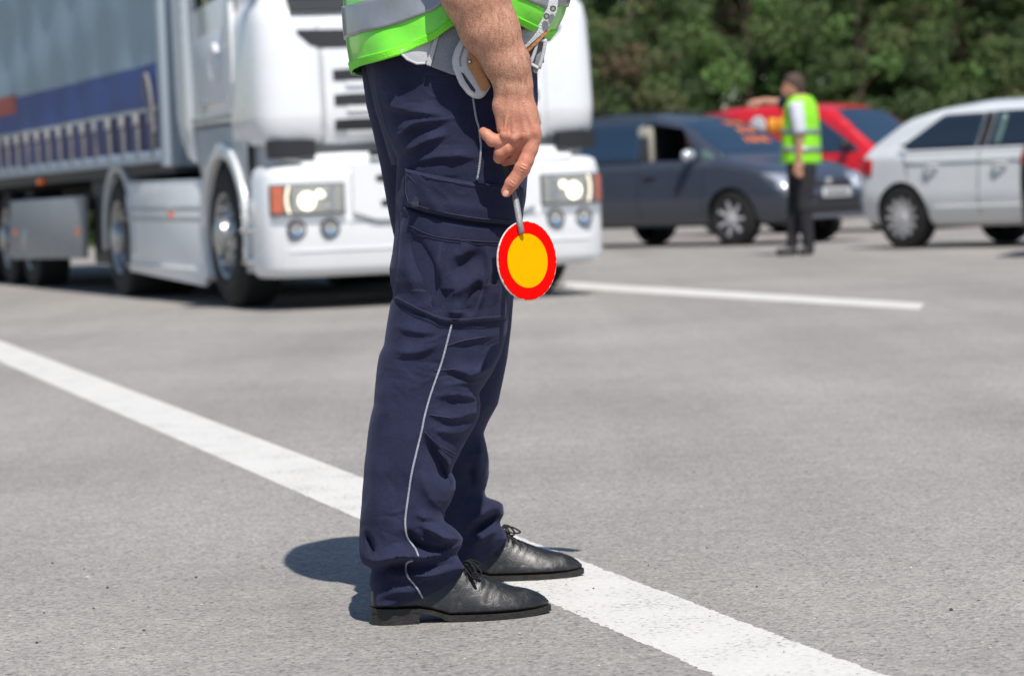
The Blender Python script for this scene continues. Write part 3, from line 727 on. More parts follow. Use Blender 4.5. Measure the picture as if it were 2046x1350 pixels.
# ------------------------------------------------------------------ bare arms, neck, head
def skin_mat():
    m = bpy.data.materials.new('skin'); m.use_nodes = True; t = m.node_tree; L = t.links.new
    b = t.nodes['Principled BSDF']; b.inputs['Roughness'].default_value = .5; b.inputs['Specular IOR Level'].default_value = .4
    b.inputs['Subsurface Weight'].default_value = .15; b.inputs['Subsurface Scale'].default_value = .004; b.inputs['Subsurface Radius'].default_value = (1, .35, .2)
    co = t.nodes.new('ShaderNodeTexCoord')
    n = nnew(t, 'ShaderNodeTexNoise', Scale=42.0, Detail=5.0, Roughness=.6); L(co.outputs['Object'], n.inputs['Vector'])
    r = t.nodes.new('ShaderNodeValToRGB'); e = r.color_ramp.elements
    e[0].position = .3; e[0].color = (.47, .215, .14, 1); e[1].position = .72; e[1].color = (.635, .345, .232, 1)
    L(n.outputs['Fac'], r.inputs[0])
    f = nnew(t, 'ShaderNodeTexNoise', Scale=330.0, Detail=3.0); L(co.outputs['Object'], f.inputs['Vector'])
    # fine hair streaks running down the arm
    mp = t.nodes.new('ShaderNodeMapping'); mp.inputs['Rotation'].default_value = (0, .45, 0); mp.inputs['Scale'].default_value = (620, 300, 90); L(co.outputs['Object'], mp.inputs['Vector'])
    h = nnew(t, 'ShaderNodeTexNoise', Scale=1.0, Detail=2.0, Distortion=.4); L(mp.outputs[0], h.inputs['Vector'])
    hr = nnew(t, 'ShaderNodeMapRange'); hr.inputs['From Min'].default_value = .30; hr.inputs['From Max'].default_value = .5; hr.inputs['To Min'].default_value = .72; L(h.outputs['Fac'], hr.inputs['Value'])
    fr = nnew(t, 'ShaderNodeMapRange'); fr.inputs['To Min'].default_value = .85; fr.inputs['To Max'].default_value = 1.15; L(f.outputs['Fac'], fr.inputs['Value'])
    mm = nnew(t, 'ShaderNodeMath', operation='MULTIPLY'); L(hr.outputs[0], mm.inputs[0]); L(fr.outputs[0], mm.inputs[1])
    sx = t.nodes.new('ShaderNodeSeparateXYZ'); L(co.outputs['Object'], sx.inputs[0])
    zr = nnew(t, 'ShaderNodeMapRange'); zr.inputs['From Min'].default_value = .83; zr.inputs['From Max'].default_value = .95; L(sx.outputs['Z'], zr.inputs['Value'])
    rd = nnew(t, 'ShaderNodeMix', data_type='RGBA', blend_type='MULTIPLY'); rd.inputs['B'].default_value = (1.02, .80, .78, 1)
    iv = nnew(t, 'ShaderNodeMath', operation='SUBTRACT'); iv.inputs[0].default_value = 1; L(zr.outputs[0], iv.inputs[1]); L(iv.outputs[0], rd.inputs['Factor']); L(r.outputs[0], rd.inputs['A'])
    hx = nnew(t, 'ShaderNodeMix', data_type='FLOAT'); L(zr.outputs[0], hx.inputs['Factor']); hx.inputs['A'].default_value = 1; L(mm.outputs[0], hx.inputs['B'])
    sc = nnew(t, 'ShaderNodeVectorMath', operation='SCALE'); L(rd.outputs['Result'], sc.inputs[0]); L(hx.outputs['Result'], sc.inputs['Scale']); L(sc.outputs[0], b.inputs['Base Color'])
    v = nnew(t, 'ShaderNodeTexVoronoi', Scale=380.0); L(co.outputs['Object'], v.inputs['Vector'])
    b1 = nnew(t, 'ShaderNodeBump', Strength=.5, Distance=.001); L(v.outputs['Distance'], b1.inputs['Height'])
    b2 = nnew(t, 'ShaderNodeBump', Strength=.35, Distance=.003); L(n.outputs['Fac'], b2.inputs['Height']); L(b1.outputs[0], b2.inputs['Normal'])
    L(b2.outputs[0], b.inputs['Normal']); return m
SKIN = skin_mat()
HY = 4.925; HS = spx(HY)
def hp(px, py, d=0.): return opx(px, py, HY + d)
def hr_(r): return r / HS
A = SDF()
# forearm: two bones' worth of flesh, narrowing and flattening to the wrist
A.chain([hp(922, -70, .0), hp(936, -10, .0), hp(964, 60, .002), hp(998, 128, .004), hp(1012, 172, .004)], [hr_(r) for r in (54, 51, 42, 28, 23)], .022)
A.chain([hp(945, -70, .0), hp(962, -10, 0), hp(993, 60, 0), hp(1027, 125, 0), hp(1041, 172, 0)], [hr_(r) for r in (54, 50, 41, 28, 21)], .022)
A.ell(hp(1046, 160, .008), np.array([15, 13, 20]) / HS, .012)                 # wrist bone
# back of the hand: four metacarpals
A.chain([hp(1011, 172, .005), hp(1005, 212, .007), hp(1007, 256, .006)], [hr_(r) for r in (23, 19, 15)], .011)
for x0, x1, y1, d in ((1021, 1025, 268, .001), (1031, 1047, 268, -.002), (1042, 1066, 264, -.001)):
    A.chain([hp(x0, 178, .003), hp((x0 + x1) / 2, 225, .003), hp(x1, y1, d)], [hr_(r) for r in (20, 18.5, 16)], .011)
# knuckles, tendons, veins
for x, y in ((1068, 264), (1050, 271), (1027, 275), (1008, 270)): A.ell(hp(x, y, -.009), np.array([9.5, 10, 11]) / HS, .006)
for x0, x1, y1 in ((1042, 1066, 254), (1036, 1048, 259), (1027, 1026, 262), (1018, 1009, 258)): A.cone(hp(x0, 196, -.0130), hp(x1, y1, -.0138), hr_(1.4), hr_(2.6), .006)
for q_ in ([(1052, 178), (1047, 205), (1056, 232), (1064, 262)], [(1037, 150), (1046, 170), (1050, 190)]):
    A.chain([hp(x, y, -.0162 + .00012 * abs(x - 1032)) for x, y in q_], [hr_(1.3)] * len(q_), .004)
# little finger: lifted, tip to the left
A.chain([hp(1014, 274, .003), hp(999, 283, .001), hp(984, 280, .001), hp(973, 270, .004), hp(966, 264, .009)], [hr_(r) for r in (15, 13.2, 13.4, 11.2, 9.6)], .0028)
# ring finger folded round the grip
A.chain([hp(1031, 282, .003), hp(1014, 297, .003), hp(1001, 305, .006), hp(998, 315, .015), hp(1010, 319, .031)], [hr_(r) for r in (15.5, 13.8, 14, 12, 10)], .0028)
# middle finger, mostly behind the grip
A.chain([hp(1049, 280, .004), hp(1032, 310, .018), hp(1012, 322, .034), hp(1030, 322, .044)], [hr_(r) for r in (16, 14, 11.5, 9.5)], .0028)
# index finger laid down along the stick
A.chain([hp(1066, 272, .0), hp(1060, 298, -.001), hp(1051, 322, -.003), hp(1043, 338, -.004), hp(1032, 354, -.002), hp(1023, 366, -.001), hp(1012, 383, .003)], [hr_(r) for r in (17, 14.8, 14.6, 15.6, 13.2, 13.6, 11)], .004)
A.ell(hp(1046, 334, -.0135), np.array([8, 7, 8]) / HS, .005); A.ell(hp(1026, 363, -.0085), np.array([7, 6, 7]) / HS, .004)
# thumb on the far side
A.chain([hp(1042, 205, .022), hp(1062, 245, .040), hp(1052, 290, .048), hp(1038, 325, .046)], [hr_(r) for r in (21, 16, 13, 10.5)], .010)
# creases: (from, to, radius); depth follows the flesh under each
for a, b, r in (((1026, 284, -.0115), (1004, 294, -.0105), 1.6), ((1004, 294, -.0105), (990, 297, -.006), 1.7), ((1039, 330, -.0200), (1052, 336, -.0185), 1.0), ((1036, 336, -.0195), (1050, 342, -.0180), 1.1), ((1035, 342, -.0185), (1047, 348, -.0170), .9),
                ((1041, 324, -.0185), (1053, 329, -.0170), .8), ((1020, 359, -.0142), (1031, 366, -.0138), .9), ((1017, 364, -.0140), (1028, 371, -.0132), .8), ((993, 251, -.006), (1006, 258, -.0125), 1.2), ((994, 258, -.006), (1004, 263, -.012), 1.0),
                ((991, 176, -.008), (1012, 179, -.0165), 1.0), ((1012, 179, -.0165), (1030, 176, -.0180), .8), ((993, 168, -.009), (1014, 170, -.018), .8), ((984, 268, -.0105), (990, 276, -.0105), .9), ((1000, 297, -.010), (1006, 306, -.0095), .9)):
    A.cut(hp(*a), hp(*b), hr_(r), hr_(r * .6), .002)
V, F_ = A.mesh(.00115)
F_far = V[:, 2]
arm = mesh_np('body', V, F_, SKIN, officer)
# head, neck, far arm: one flowing figure
B = SDF()
zc = lambda x, y, z: P_(np.array([x, y, z]))
HX = -.035
B.cone(zc(-.07, VY, 1.36), zc(HX - .01, VY, 1.54), .075, .06, .05)
B.ell(zc(HX, VY, 1.655), (.098, .076, .122), .02)
B.ell(zc(HX + .045, VY, 1.59), (.052, .05, .055), .03)         # jaw
B.cone(zc(HX + .098, VY, 1.655), zc(HX + .118, VY, 1.625), .009, .016, .012)   # nose
B.cone(zc(HX + .098, VY - .018, 1.583), zc(HX + .098, VY + .018, 1.583), .007, .007, .006)
for s in (-1, 1):
    B.ell(zc(HX - .005, VY + s * .079, 1.645), (.022, .008, .034), .006)
    B.cut(zc(HX + .108, VY + s * .034, 1.668), zc(HX + .1, VY + s * .036, 1.668), .012, .012, .01)
B.cone(zc(-.10, VY - .12, 1.41), zc(-.10, VY + .12, 1.41), .075, .075, .06)
sh_f, el_f, wr_f = zc(-.10, VY + .20, 1.40), zc(.04, VY + .28, 1.24), zc(.17, VY + .10, 1.205)
B.chain([sh_f, el_f, wr_f], [.06, .046, .029], .02)
B.ell(zc(.225, VY + .06, 1.20), (.052, .022, .040), .02)
for i, (dy, dz, l) in enumerate(((.0, .03, .07), (-.004, .01, .078), (-.004, -.01, .073), (0, -.028, .058))):
    B.chain([zc(.26, VY + .05, 1.20 + dz * .9), zc(.26 + l * .55, VY + .03 + dy, 1.20 + dz), zc(.26 + l, VY + .0 + dy, 1.198 + dz)], [.0105, .009, .0075], .004)
B.chain([zc(.20, VY + .05, 1.225), zc(.24, VY + .02, 1.25), zc(.28, VY + .01, 1.255)], [.015, .011, .009], .008)
B.chain([zc(-.10, VY - .19, 1.40), hp(880, -330, .07), hp(903, -180, .01), hp(930, -65, 0), hp(945, -20, 0)], [.06, hr_(52), hr_(56), hr_(58), hr_(48)], .03)
V, F_ = B.mesh(.005)
rest = mesh_np('body', V, F_, SKIN, officer)
body = join([arm, rest], 'body'); body.data.polygons.foreach_set('use_smooth', [True] * len(body.data.polygons))
# finger nail on the index
N = SDF(); N.ell(np.zeros(3), (.0055, .0015, .0068)); V, F_ = N.mesh(.0007)
nail = mesh_np('finger_nail', V, F_, mat('nail', (.46, .22, .165), .5), body)
nail.location = hp(1010.5, 386.5, -.0085); nail.rotation_euler = (math.radians(-22), math.radians(38), math.radians(-12))
# short hair cap
Hs = SDF(); Hs.ell(zc(HX - .012, VY, 1.675), (.104, .084, .118), .02); Hs.cut(zc(HX + .16, VY - .1, 1.60), zc(HX + .16, VY + .1, 1.60), .115, .115, .02); Hs.cut(zc(HX + .02, VY - .1, 1.53), zc(HX + .02, VY + .1, 1.53), .09, .09, .02)
V, F_ = Hs.mesh(.006); mesh_np('hair', V, F_, mat('dark_hair', (.02, .014, .01), .7, bump=.8, bscale=120), body)
# short sleeves of the shirt
SHIRT = mat('pale_shirt', (.55, .58, .62), .8, var=.08, vscale=12, bump=.3, bscale=30)
for a, b, ra, rb in ((zc(-.10, VY - .15, 1.42), hp(888, -285, .05), .085, .072), (zc(-.10, VY + .15, 1.42), (sh_f + (el_f - sh_f) * .7), .085, .068)):
    a, b = np.array(a), np.array(b); tube('shirt_sleeve', [a, a + (b - a) * .4, a + (b - a) * .8, b], [ra, ra * .98, rb * 1.03, rb], SHIRT, officer, 24, 16)

# arm hair: short bright strands growing down the forearm
bmh = []; FcH = []
me = body.data; co = np.empty(len(me.vertices) * 3, np.float32); me.vertices.foreach_get('co', co); co = co.reshape(-1, 3)
no = np.empty(len(me.vertices) * 3, np.float32); me.vertices.foreach_get('normal', no); no = no.reshape(-1, 3)
a_, b_ = hp(925, -60), hp(1028, 178); ax = (b_ - a_) / np.linalg.norm(b_ - a_)
tt = (co - a_) @ ax; ok = np.where((tt > 0) & (tt < np.linalg.norm(b_ - a_)) & (np.linalg.norm(co - a_ - tt[:, None] * ax, axis=1) < .07))[0]
for i in RNG.choice(ok, min(2600, len(ok)), replace=False):
    p, n_ = co[i], no[i]; d = ax + RNG.normal(0, .35, 3); d -= n_ * (d @ n_); d /= np.linalg.norm(d) + 1e-9; l = RNG.uniform(.006, .013)
    q1 = p + d * l * .5 + n_ * l * .22; q2 = p + d * l + n_ * l * .26; s_ = np.cross(n_, d) * .00011; k = len(bmh)
    bmh += [p - s_, p + s_, q1 - s_, q1 + s_, q2]; FcH += [(k, k + 1, k + 3, k + 2), (k + 2, k + 3, k + 4)]
hair = mk('arm_hair', bmh, FcH, mat('arm_hair', (.16, .085, .04), .5), body, fix=False); hair['kind'] = 'stuff'

# ------------------------------------------------------------------ belt and what hangs on it
BW = mat('belt_white', (.50, .50, .52), .55, var=.10, vscale=25, bump=.12, bscale=300); BG = mat('belt_grey', (.25, .26, .29), .55, var=.1, vscale=20, bump=.3, bscale=300)
TAN = mat('tan_leather', (.42, .19, .075), .5, var=.15, vscale=25, bump=.3, bscale=180); BLK = mat('holster_black', (.018, .018, .02), .42, bump=.3, bscale=250)
STEEL = mat('steel', (.55, .52, .48), .25, metal=1.); WEB = mat('white_webbing', (.66, .66, .68), .8, var=.06, vscale=40, bump=.6, bscale=520)
def slabp(name, pts, Y0, Y1, m, parent, bev=.0025):
    """moulded piece with the outline pts, front face at distance Y0, back at Y1 (numbers or functions of x)"""
    f0 = Y0 if callable(Y0) else (lambda x: Y0); f1 = Y1 if callable(Y1) else (lambda x: Y1)
    bm = bmesh.new()
    a = [bm.verts.new(opx(x, y, f0(x))) for x, y in pts]; b = [bm.verts.new(opx(x, y, f1(x))) for x, y in pts]; n = len(pts)
    bm.faces.new(a); bm.faces.new(b[::-1])
    for i in range(n): bm.faces.new((a[i], a[(i + 1) % n], b[(i + 1) % n], b[i]))
    bmesh.ops.recalc_face_normals(bm, faces=bm.faces); bevel_bm(bm, bev, 3, 25)
    return mk_bm(name, bm, m, parent)
ph = np.linspace(0, 2 * np.pi, 120, endpoint=False); Vb = []
for k in np.linspace(0, 1, 8):
    x = 905 + 182 * np.sign(np.cos(ph)) * np.abs(np.cos(ph)) ** .85
    y0 = np.interp(x, [720, 800, 860, 930, 1000, 1090], [60, 66, 72, 76, 78, 76]); Vb.append(P_(atv(x, y0 + 50 * k, VY - .196 * np.sign(np.sin(ph)) * np.abs(np.sin(ph)) ** .8)))
belt = grid('duty_belt', np.array(Vb)[::-1], BG, officer, closed_u=True); solid(belt, .004, 1)
cv = lambda y: (lambda x: y + .00045 * abs(x - 905) * .3)
slabp('belt_pouch', [(799, 100), (800, 108), (812, 120), (832, 129), (850, 128), (857, 121), (871, 72), (862, 70), (830, 86)], 4.982, 5.03, BW, belt, .006)
slabp('pouch_bead', [(801, 110), (812, 121), (832, 130), (851, 129), (850, 125), (832, 125), (815, 117), (806, 108)], 4.978, 4.99, BW, belt, .002)
slabp('belt_strap', [(870, 66), (880, 62), (861, 134), (851, 130)], 4.975, 5.0, BW, belt, .002)
slabp('holster_panel', [(879, 60), (930, 40), (940, 90), (920, 148), (907, 151), (861, 134)], 4.978, 5.015, BG, belt, .003)
ring = [(934, 60), (917, 84), (908, 100), (902, 122), (906, 141), (918, 169), (935, 191), (951, 199), (966, 196), (982, 172), (966, 145), (950, 120), (952, 84)]
slabp('holster_loop', ring, 4.945, 4.99, BW, belt, .006)
slabp('holster_slot', [(921, 145), (926, 147), (950, 180), (949, 186), (941, 180), (930, 164)], 4.9440, 4.95, BLK, belt, .0004)
slabp('holster_groove', [(925, 92), (929, 94), (921, 118), (922, 134), (918, 133), (917, 116)], 4.9442, 4.95, BG, belt, .0005)
slabp('holster_leather', [(952, 82), (938, 104), (932, 118), (934, 132), (946, 152), (960, 178), (966, 184), (981, 171), (966, 140), (958, 110)], 4.936, 4.96, TAN, belt, .003)
for x, y, r, Y, nm in ((938, 124, 4.5, 4.934, 'screw'), (1105, 18, 6.5, 5.035, 'snap'), (1092, 33, 6.5, 5.035, 'snap'), (1024, 15, 4, 5.04, 'screw'), (1052, 12, 4, 5.045, 'screw')):
    r = r / 1130; lathe(nm, [(r * .28, -.0012), (r * .32, -.0030), (r * .55, -.0030), (r * .62, -.0015), (r * .8, -.0036), (r, -.0016), (r, .002)], STEEL, belt, 20, 'y', opx(x, y, Y))
slabp('holster_body', [(1008, -60), (1014, 0), (1022, 22), (1036, 36), (1058, 45), (1068, 37), (1100, -6), (1110, -60)], 5.045, 5.085, BLK, belt, .006)
slabp('holster_rib', [(1038, 30), (1048, 33), (1056, 27), (1064, 30), (1062, 26), (1056, 22), (1047, 28), (1040, 26)], 5.040, 5.05, BLK, belt, .001)
slabp('belt_strap', [(1010, 20), (1018, 34), (1028, 43), (1044, 48), (1060, 47), (1036, 72), (1024, 60)], 5.050, 5.07, BW, belt, .003)
slabp('webbing_strap', [(1096, -8), (1116, -4), (1113, 25), (1106, 40), (1093, 60), (1047, 101), (1033, 68), (1066, 41)], lambda x: 5.042 + (x - 1040) * .00006, lambda x: 5.05 + (x - 1040) * .00006, WEB, belt, .0015)
slabp('strap_lining', [(1096, 58), (1099, 62), (1090, 72), (1051, 110), (1046, 100), (1090, 62)], 5.046, 5.06, TAN, belt, .001)
slabp('buckle_plate', [(1058, 92), (1072, 80), (1090, 82), (1078, 138), (1060, 132), (1048, 128)], 5.060, 5.08, BG, belt, .002)
for q in ([(1090, 78), (1086, 104), (1077, 138)], [(1073, 84), (1068, 106), (1059, 130)], [(1073, 77), (1090, 84)], [(1058, 127), (1077, 138)]):
    q = np.array([opx(x, y, 5.052) for x, y in q]); tube('buckle_frame', q if len(q) > 2 else [q[0], (q[0] + q[1]) / 2, q[1]], .0034, BW, belt, 10, 10)
slabp('buckle_tab', [(1066, 134), (1076, 138), (1074, 146), (1067, 147), (1063, 141)], 5.055, 5.07, BW, belt, .002)

# ------------------------------------------------------------------ signal paddle held in the hand
PC = at(1052.5, 521, 4.925); al = math.radians(42)
nrm = np.array([math.sin(al), -math.cos(al), 0.04]); nrm /= np.linalg.norm(nrm)
upv = at(1040, 450, 4.925) - at(1053, 525, 4.925); upv -= nrm * (upv @ nrm); upv /= np.linalg.norm(upv); rgt = np.cross(upv, nrm) * -1
if rgt[0] < 0: rgt = -rgt
pad = empty('signal_paddle', PC); tag(pad, 'round red and yellow signal paddle hanging from the officer\'s hand', 'paddle')
Mx = Matrix(((rgt[0], -nrm[0], upv[0], 0), (rgt[1], -nrm[1], upv[1], 0), (rgt[2], -nrm[2], upv[2], 0), (0, 0, 0, 1)))
Mx.translation = Vector(PC); pad.matrix_world = Mx
RD = .0692
RED = mat('paddle_red', (.82, .003, .002), .8, spec=.04, var=.03, vscale=60); YEL = mat('paddle_yellow', (.90, .43, .0), .8, spec=.04, var=.03, vscale=60)
RIM = mat('paddle_rim', (.62, .58, .52), .7, var=.25, vscale=140)
v, f = [], []; n = 120
for k in range(n):
    t = 2 * math.pi * k / n; r = RD * (1 + .004 * math.sin(t * 37) * (RNG.random() - .2))
    for rr, yy in ((r * .99, -.0016), (r, -.0010), (r, .0010), (r * .99, .0016)): v.append((rr * math.cos(t), yy, rr * math.sin(t)))
for k in range(n):
    a, b = 4 * k, 4 * ((k + 1) % n)
    for j in range(3): f.append((a + j, b + j, b + j + 1, a + j + 1))
f.append(tuple(4 * k for k in range(n))); f.append(tuple(4 * k + 3 for k in range(n))[::-1])
mk('disc', v, f, RIM, pad); sharpen(pad.children[0].data, 40)
def disc_ring(name, r0, r1, y, m, jag=0.):
    v, f = [], []; n = 144
    for k in range(n):
        t = 2 * math.pi * k / n; w = r1 - (RNG.random() ** 3) * jag
        v += [(r0 * math.cos(t), y, r0 * math.sin(t)), (w * math.cos(t), y, w * math.sin(t)), (w * math.cos(t), y * .8, w * math.sin(t))]
    for k in range(n):
        a, b = 3 * k, 3 * ((k + 1) % n); f.append((a, a + 1, b + 1, b)); f.append((a + 1, a + 2, b + 2, b + 1))
    if r0 < 1e-5: pass
    return mk(name, v, f, m, pad, smooth=False)
for sg in (-1, 1):
    disc_ring('red_ring', RD * .675, RD * .985, sg * .0021, RED, .0016); disc_ring('yellow_disc', .0, RD * .677, sg * .0024, YEL)
inv = pad.matrix_world.inverted()
def pl(px, py, Y): return np.array(inv @ Vector(at(px, py, Y)))
ALU = mat('paddle_stick', (.27, .27, .28), .55, metal=.2, var=.25, vscale=60, bump=.3, bscale=200); GRIP = mat('paddle_grip', (.02, .02, .022), .6, bump=.4, bscale=200)
def disc_y(px, py):          # distance of the disc's face under a point of the stick
    d = ray(px, py); return float((CAM + d * (((PC - CAM) @ nrm) / (d @ nrm)))[1])
tube('stick', [pl(1012, 318, 4.962), pl(1028, 386, 4.944), pl(1038, 442, disc_y(1038, 442) - .008), pl(1042, 466, disc_y(1042, 466) - .007)], [.0052, .0054, .0056, .0052], ALU, pad, 14, 24)
tube('grip', [pl(1002, 262, 4.985), pl(1010, 310, 4.972), pl(1020, 348, 4.958), pl(1028, 384, 4.948), pl(1031, 397, 4.942)], [.0105, .0125, .0118, .0085, .0076], GRIP, pad, 16, 30)

# ================================================================== TRUCK AND TRAILER
WHT = mat('truck_white', (.75, .76, .775), .28, coat=.6, var=.03, vscale=3); GRYP = mat('truck_grey', (.42, .44, .46), .45, var=.08, vscale=4)
DRK = mat('truck_dark', (.022, .022, .025), .55); TYRE = mat('tyre', (.018, .018, .018), .85, bump=.3, bscale=80); CHR = mat('chrome', (.75, .75, .76), .12, metal=1.)
RIMM = mat('wheel_rim', (.42, .42, .43), .3, metal=.8, var=.1, vscale=8); AMB = mat('amber_lens', (.75, .10, .01), .15, coat=.8, emit=(1, .16, .01), estr=.25); GLS = mat('dark_glass', (.012, .02, .028), .06, spec=.8)
LAMP = mat('lamp_warm', (.9, .85, .75), .2, emit=(1, .86, .62), estr=3.0); LAMPC = mat('lamp_chrome', (.62, .63, .65), .12, metal=.9); LENS = mat('clear_lens', (.9, .92, .95), .03, trans=.95, ior=1.25); REDL = mat('red_lens', (.5, .01, .01), .15, coat=.8)
tk = empty('truck', (-.42, 19.63, 0), .343); tag(tk, 'white truck tractor with lit headlights facing the officer', 'truck')
def plan(hw, y0, y1, rf, n=14, crown=.06):
    """closed plan ring: gently crowned front at y0, rounded front corners, square back at y1"""
    pts = []
    q_ = .55; ry = rf * .85
    for t in np.linspace(0, math.pi / 2, n): pts.append((-hw + rf - rf * math.cos(t) ** q_, y0 + crown + ry * (1 - math.sin(t) ** q_)))
    xs = np.linspace(-hw + rf, hw - rf, 2 * n)
    for x in xs[1:-1]: pts.append((x, y0 + crown * (x / (hw - rf)) ** 2))
    for t in np.linspace(math.pi / 2, 0, n): pts.append((hw - rf + rf * max(0, math.cos(t)) ** q_, y0 + crown + ry * (1 - math.sin(t) ** q_)))
    pts += [(hw, y1), (-hw, y1)]
    return pts
def loft(name, rings, m, parent, sharp=40):
    n = len(rings[0]); v = [p for r in rings for p in r]; f = []
    for i in range(len(rings) - 1):
        for k in range(n): f.append((i * n + k, i * n + (k + 1) % n, (i + 1) * n + (k + 1) % n, (i + 1) * n + k))
    f.append(tuple(range(n))); f.append(tuple((len(rings) - 1) * n + k for k in range(n))[::-1])
    o = mk(name, v, f, m, parent); sharpen(o.data, sharp); return o
ZZ = [(1.14, 1.205, .13, .95, .40), (1.20, 1.235, .09, .96, .42), (1.325, 1.245, .07, .97, .44), (1.33, 1.245, .07, 2.12, .44), (1.38, 1.248, .07, 2.14, .45), (1.7, 1.245, .09, 2.14, .45), (1.95, 1.238, .12, 2.14, .43), (2.06, 1.225, .16, 2.14, .40),
      (2.1, 1.20, .21, 2.14, .36), (2.6, 1.19, .38, 2.14, .32), (3.2, 1.16, .60, 2.14, .28), (3.55, 1.12, .80, 2.12, .28), (3.8, 1.02, 1.1, 2.1, .28)]
loft('cab', [[(x, y, z) for x, y in plan(hw, y0, y1, rf)] for z, hw, y0, y1, rf in ZZ], WHT, tk)
def cabf(x, z):   # front skin of the cab
    Z = np.array(ZZ); hw, y0, rf = (np.interp(z, Z[:, 0], Z[:, i]) for i in (1, 2, 4)); k = min(1, abs(x) / (hw - rf))
    if abs(x) <= hw - rf: return y0 + .06 * k * k
    c = min(1, (abs(x) - hw + rf) / rf); return y0 + .06 + rf * .85 * (1 - max(0, 1 - c ** 3.64) ** .275)
def bumpf(x):
    a = abs(x); return np.interp(a, [0, .3, .6, .8, .95, 1.05, 1.13, 1.19, 1.235, 1.26], [0, .005, .022, .04, .062, .082, .11, .15, .21, .34])
def front_sheet(name, x0, x1, z0, z1, m, fy, off, parent, nx=24, nz=5, th=.01, cut=None):
    """panel lying on the curved front; z0/z1 may be functions of x"""
    f0 = z0 if callable(z0) else (lambda x: z0); f1 = z1 if callable(z1) else (lambda x: z1); V = []
    for k in np.linspace(0, 1, nz):
        V.append([(x, fy(x, f0(x) + (f1(x) - f0(x)) * k) - off, f0(x) + (f1(x) - f0(x)) * k) for x in np.linspace(x0, x1, nx)])
    o = grid(name, np.array(V), m, parent); solid(o, th, 0); sharpen(o.data, 40); return o
# windscreen, wiper panel, upper intake and slatted grille
front_sheet('windscreen', -1.0, 1.0, 2.075, 3.1, GLS, cabf, .03, tk, 30, 24)
front_sheet('scuttle', -1.0, 1.0, 2.035, 2.12, mat('scuttle_black', (.03, .035, .04), .85), cabf, .034, tk, 24, 3)
front_sheet('upper_intake', -.96, .96, lambda x: 1.78 if abs(x) < .84 else 1.78 + (abs(x) - .84) * .9, lambda x: 1.90 + abs(x) * .012, DRK, cabf, .006, tk)
front_sheet('grille_panel', -.80, .80, 1.135, 1.775, WHT, cabf, .030, tk, 24, 8, .02)
for k, z in enumerate((1.59, 1.42, 1.25)):
    front_sheet('grille_slot', -.74, .74, lambda x, z=z: z - .035 + .015 * max(0, abs(x) - .6), lambda x, z=z: z + .045 - .05 * max(0, abs(x) - .62), DRK, cabf, .043, tk, 24, 3)
    front_sheet('grille_slat', -.66, .66, z - .075, z - .040, WHT, cabf, .052, tk, 20, 3, .015)
# corner panel seams
for s in (-1, 1):
    front_sheet('panel_gap', s * .81, s * .822, 1.14, 1.95, GRYP, cabf, .004, tk, 3, 8, .006)
    front_sheet('corner_vent', s * .88 if s > 0 else -1.19, 1.19 if s > 0 else -.88, lambda x: 1.04 + .02 * (1.2 - abs(x)), lambda x: 1.165 - .06 * max(0, .98 - abs(x)), DRK, lambda x, z: bumpf(x) + .07, 0, tk, 10, 3, .05)
# body behind the ledge gap
loft('front_frame', [[(x, y, z) for x, y in plan(1.17, .2, 1.0, .3)] for z in (.9, 1.16)], GRYP, tk)
# bumper
def bring(z, inset, top=False):
    xs = np.r_[np.linspace(-1.26, -1.0, 16), np.linspace(-.95, .95, 25), np.linspace(1.0, 1.26, 16)]
    k = 1 - inset * .6; return [(x * k, bumpf(x) + inset, z) for x in xs] + [(1.26 * k, .46, z), (-1.26 * k, .46, z)]
loft('bumper', [bring(.225, .06), bring(.25, .02), bring(.30, 0), bring(.62, 0), bring(.90, .012), bring(.96, .03), bring(.99, .07)], WHT, tk, 50)
front_sheet('bumper_top', -.98, .98, .96, lambda x: 1.045 + .02 * math.cos(x * 1.4), WHT, lambda x, z: bumpf(x) + .03 + (z - .96) * 1.1, 0, tk, 30, 5, .03)
bf = lambda x, z: bumpf(x)
front_sheet('lower_grille', -.66, .66, lambda x: .60 + .12 * max(0, abs(x) - .5) * 3, .985, WHT, bf, .018, tk, 30, 5, .03)
for z, w in ((.885, .50), (.715, .47)):
    front_sheet('grille_slot', -w, w, lambda x, z=z, w=w: z - .045 + .03 * (abs(x) / w) ** 4, lambda x, z=z, w=w: z + .042 - .03 * (abs(x) / w) ** 4, DRK, bf, .036, tk, 24, 3, .012)
front_sheet('grille_slot', -.52, .52, 1.03, 1.075, DRK, lambda x, z: bumpf(x) + .02, 0, tk, 20, 3, .04)
front_sheet('lower_grille_seam', -.69, .69, .585, .597, GRYP, bf, .003, tk, 30, 2, .004)
front_sheet('bumper_crease', -1.1, 1.1, .40, .412, WHT, bf, .004, tk, 30, 2, .01)
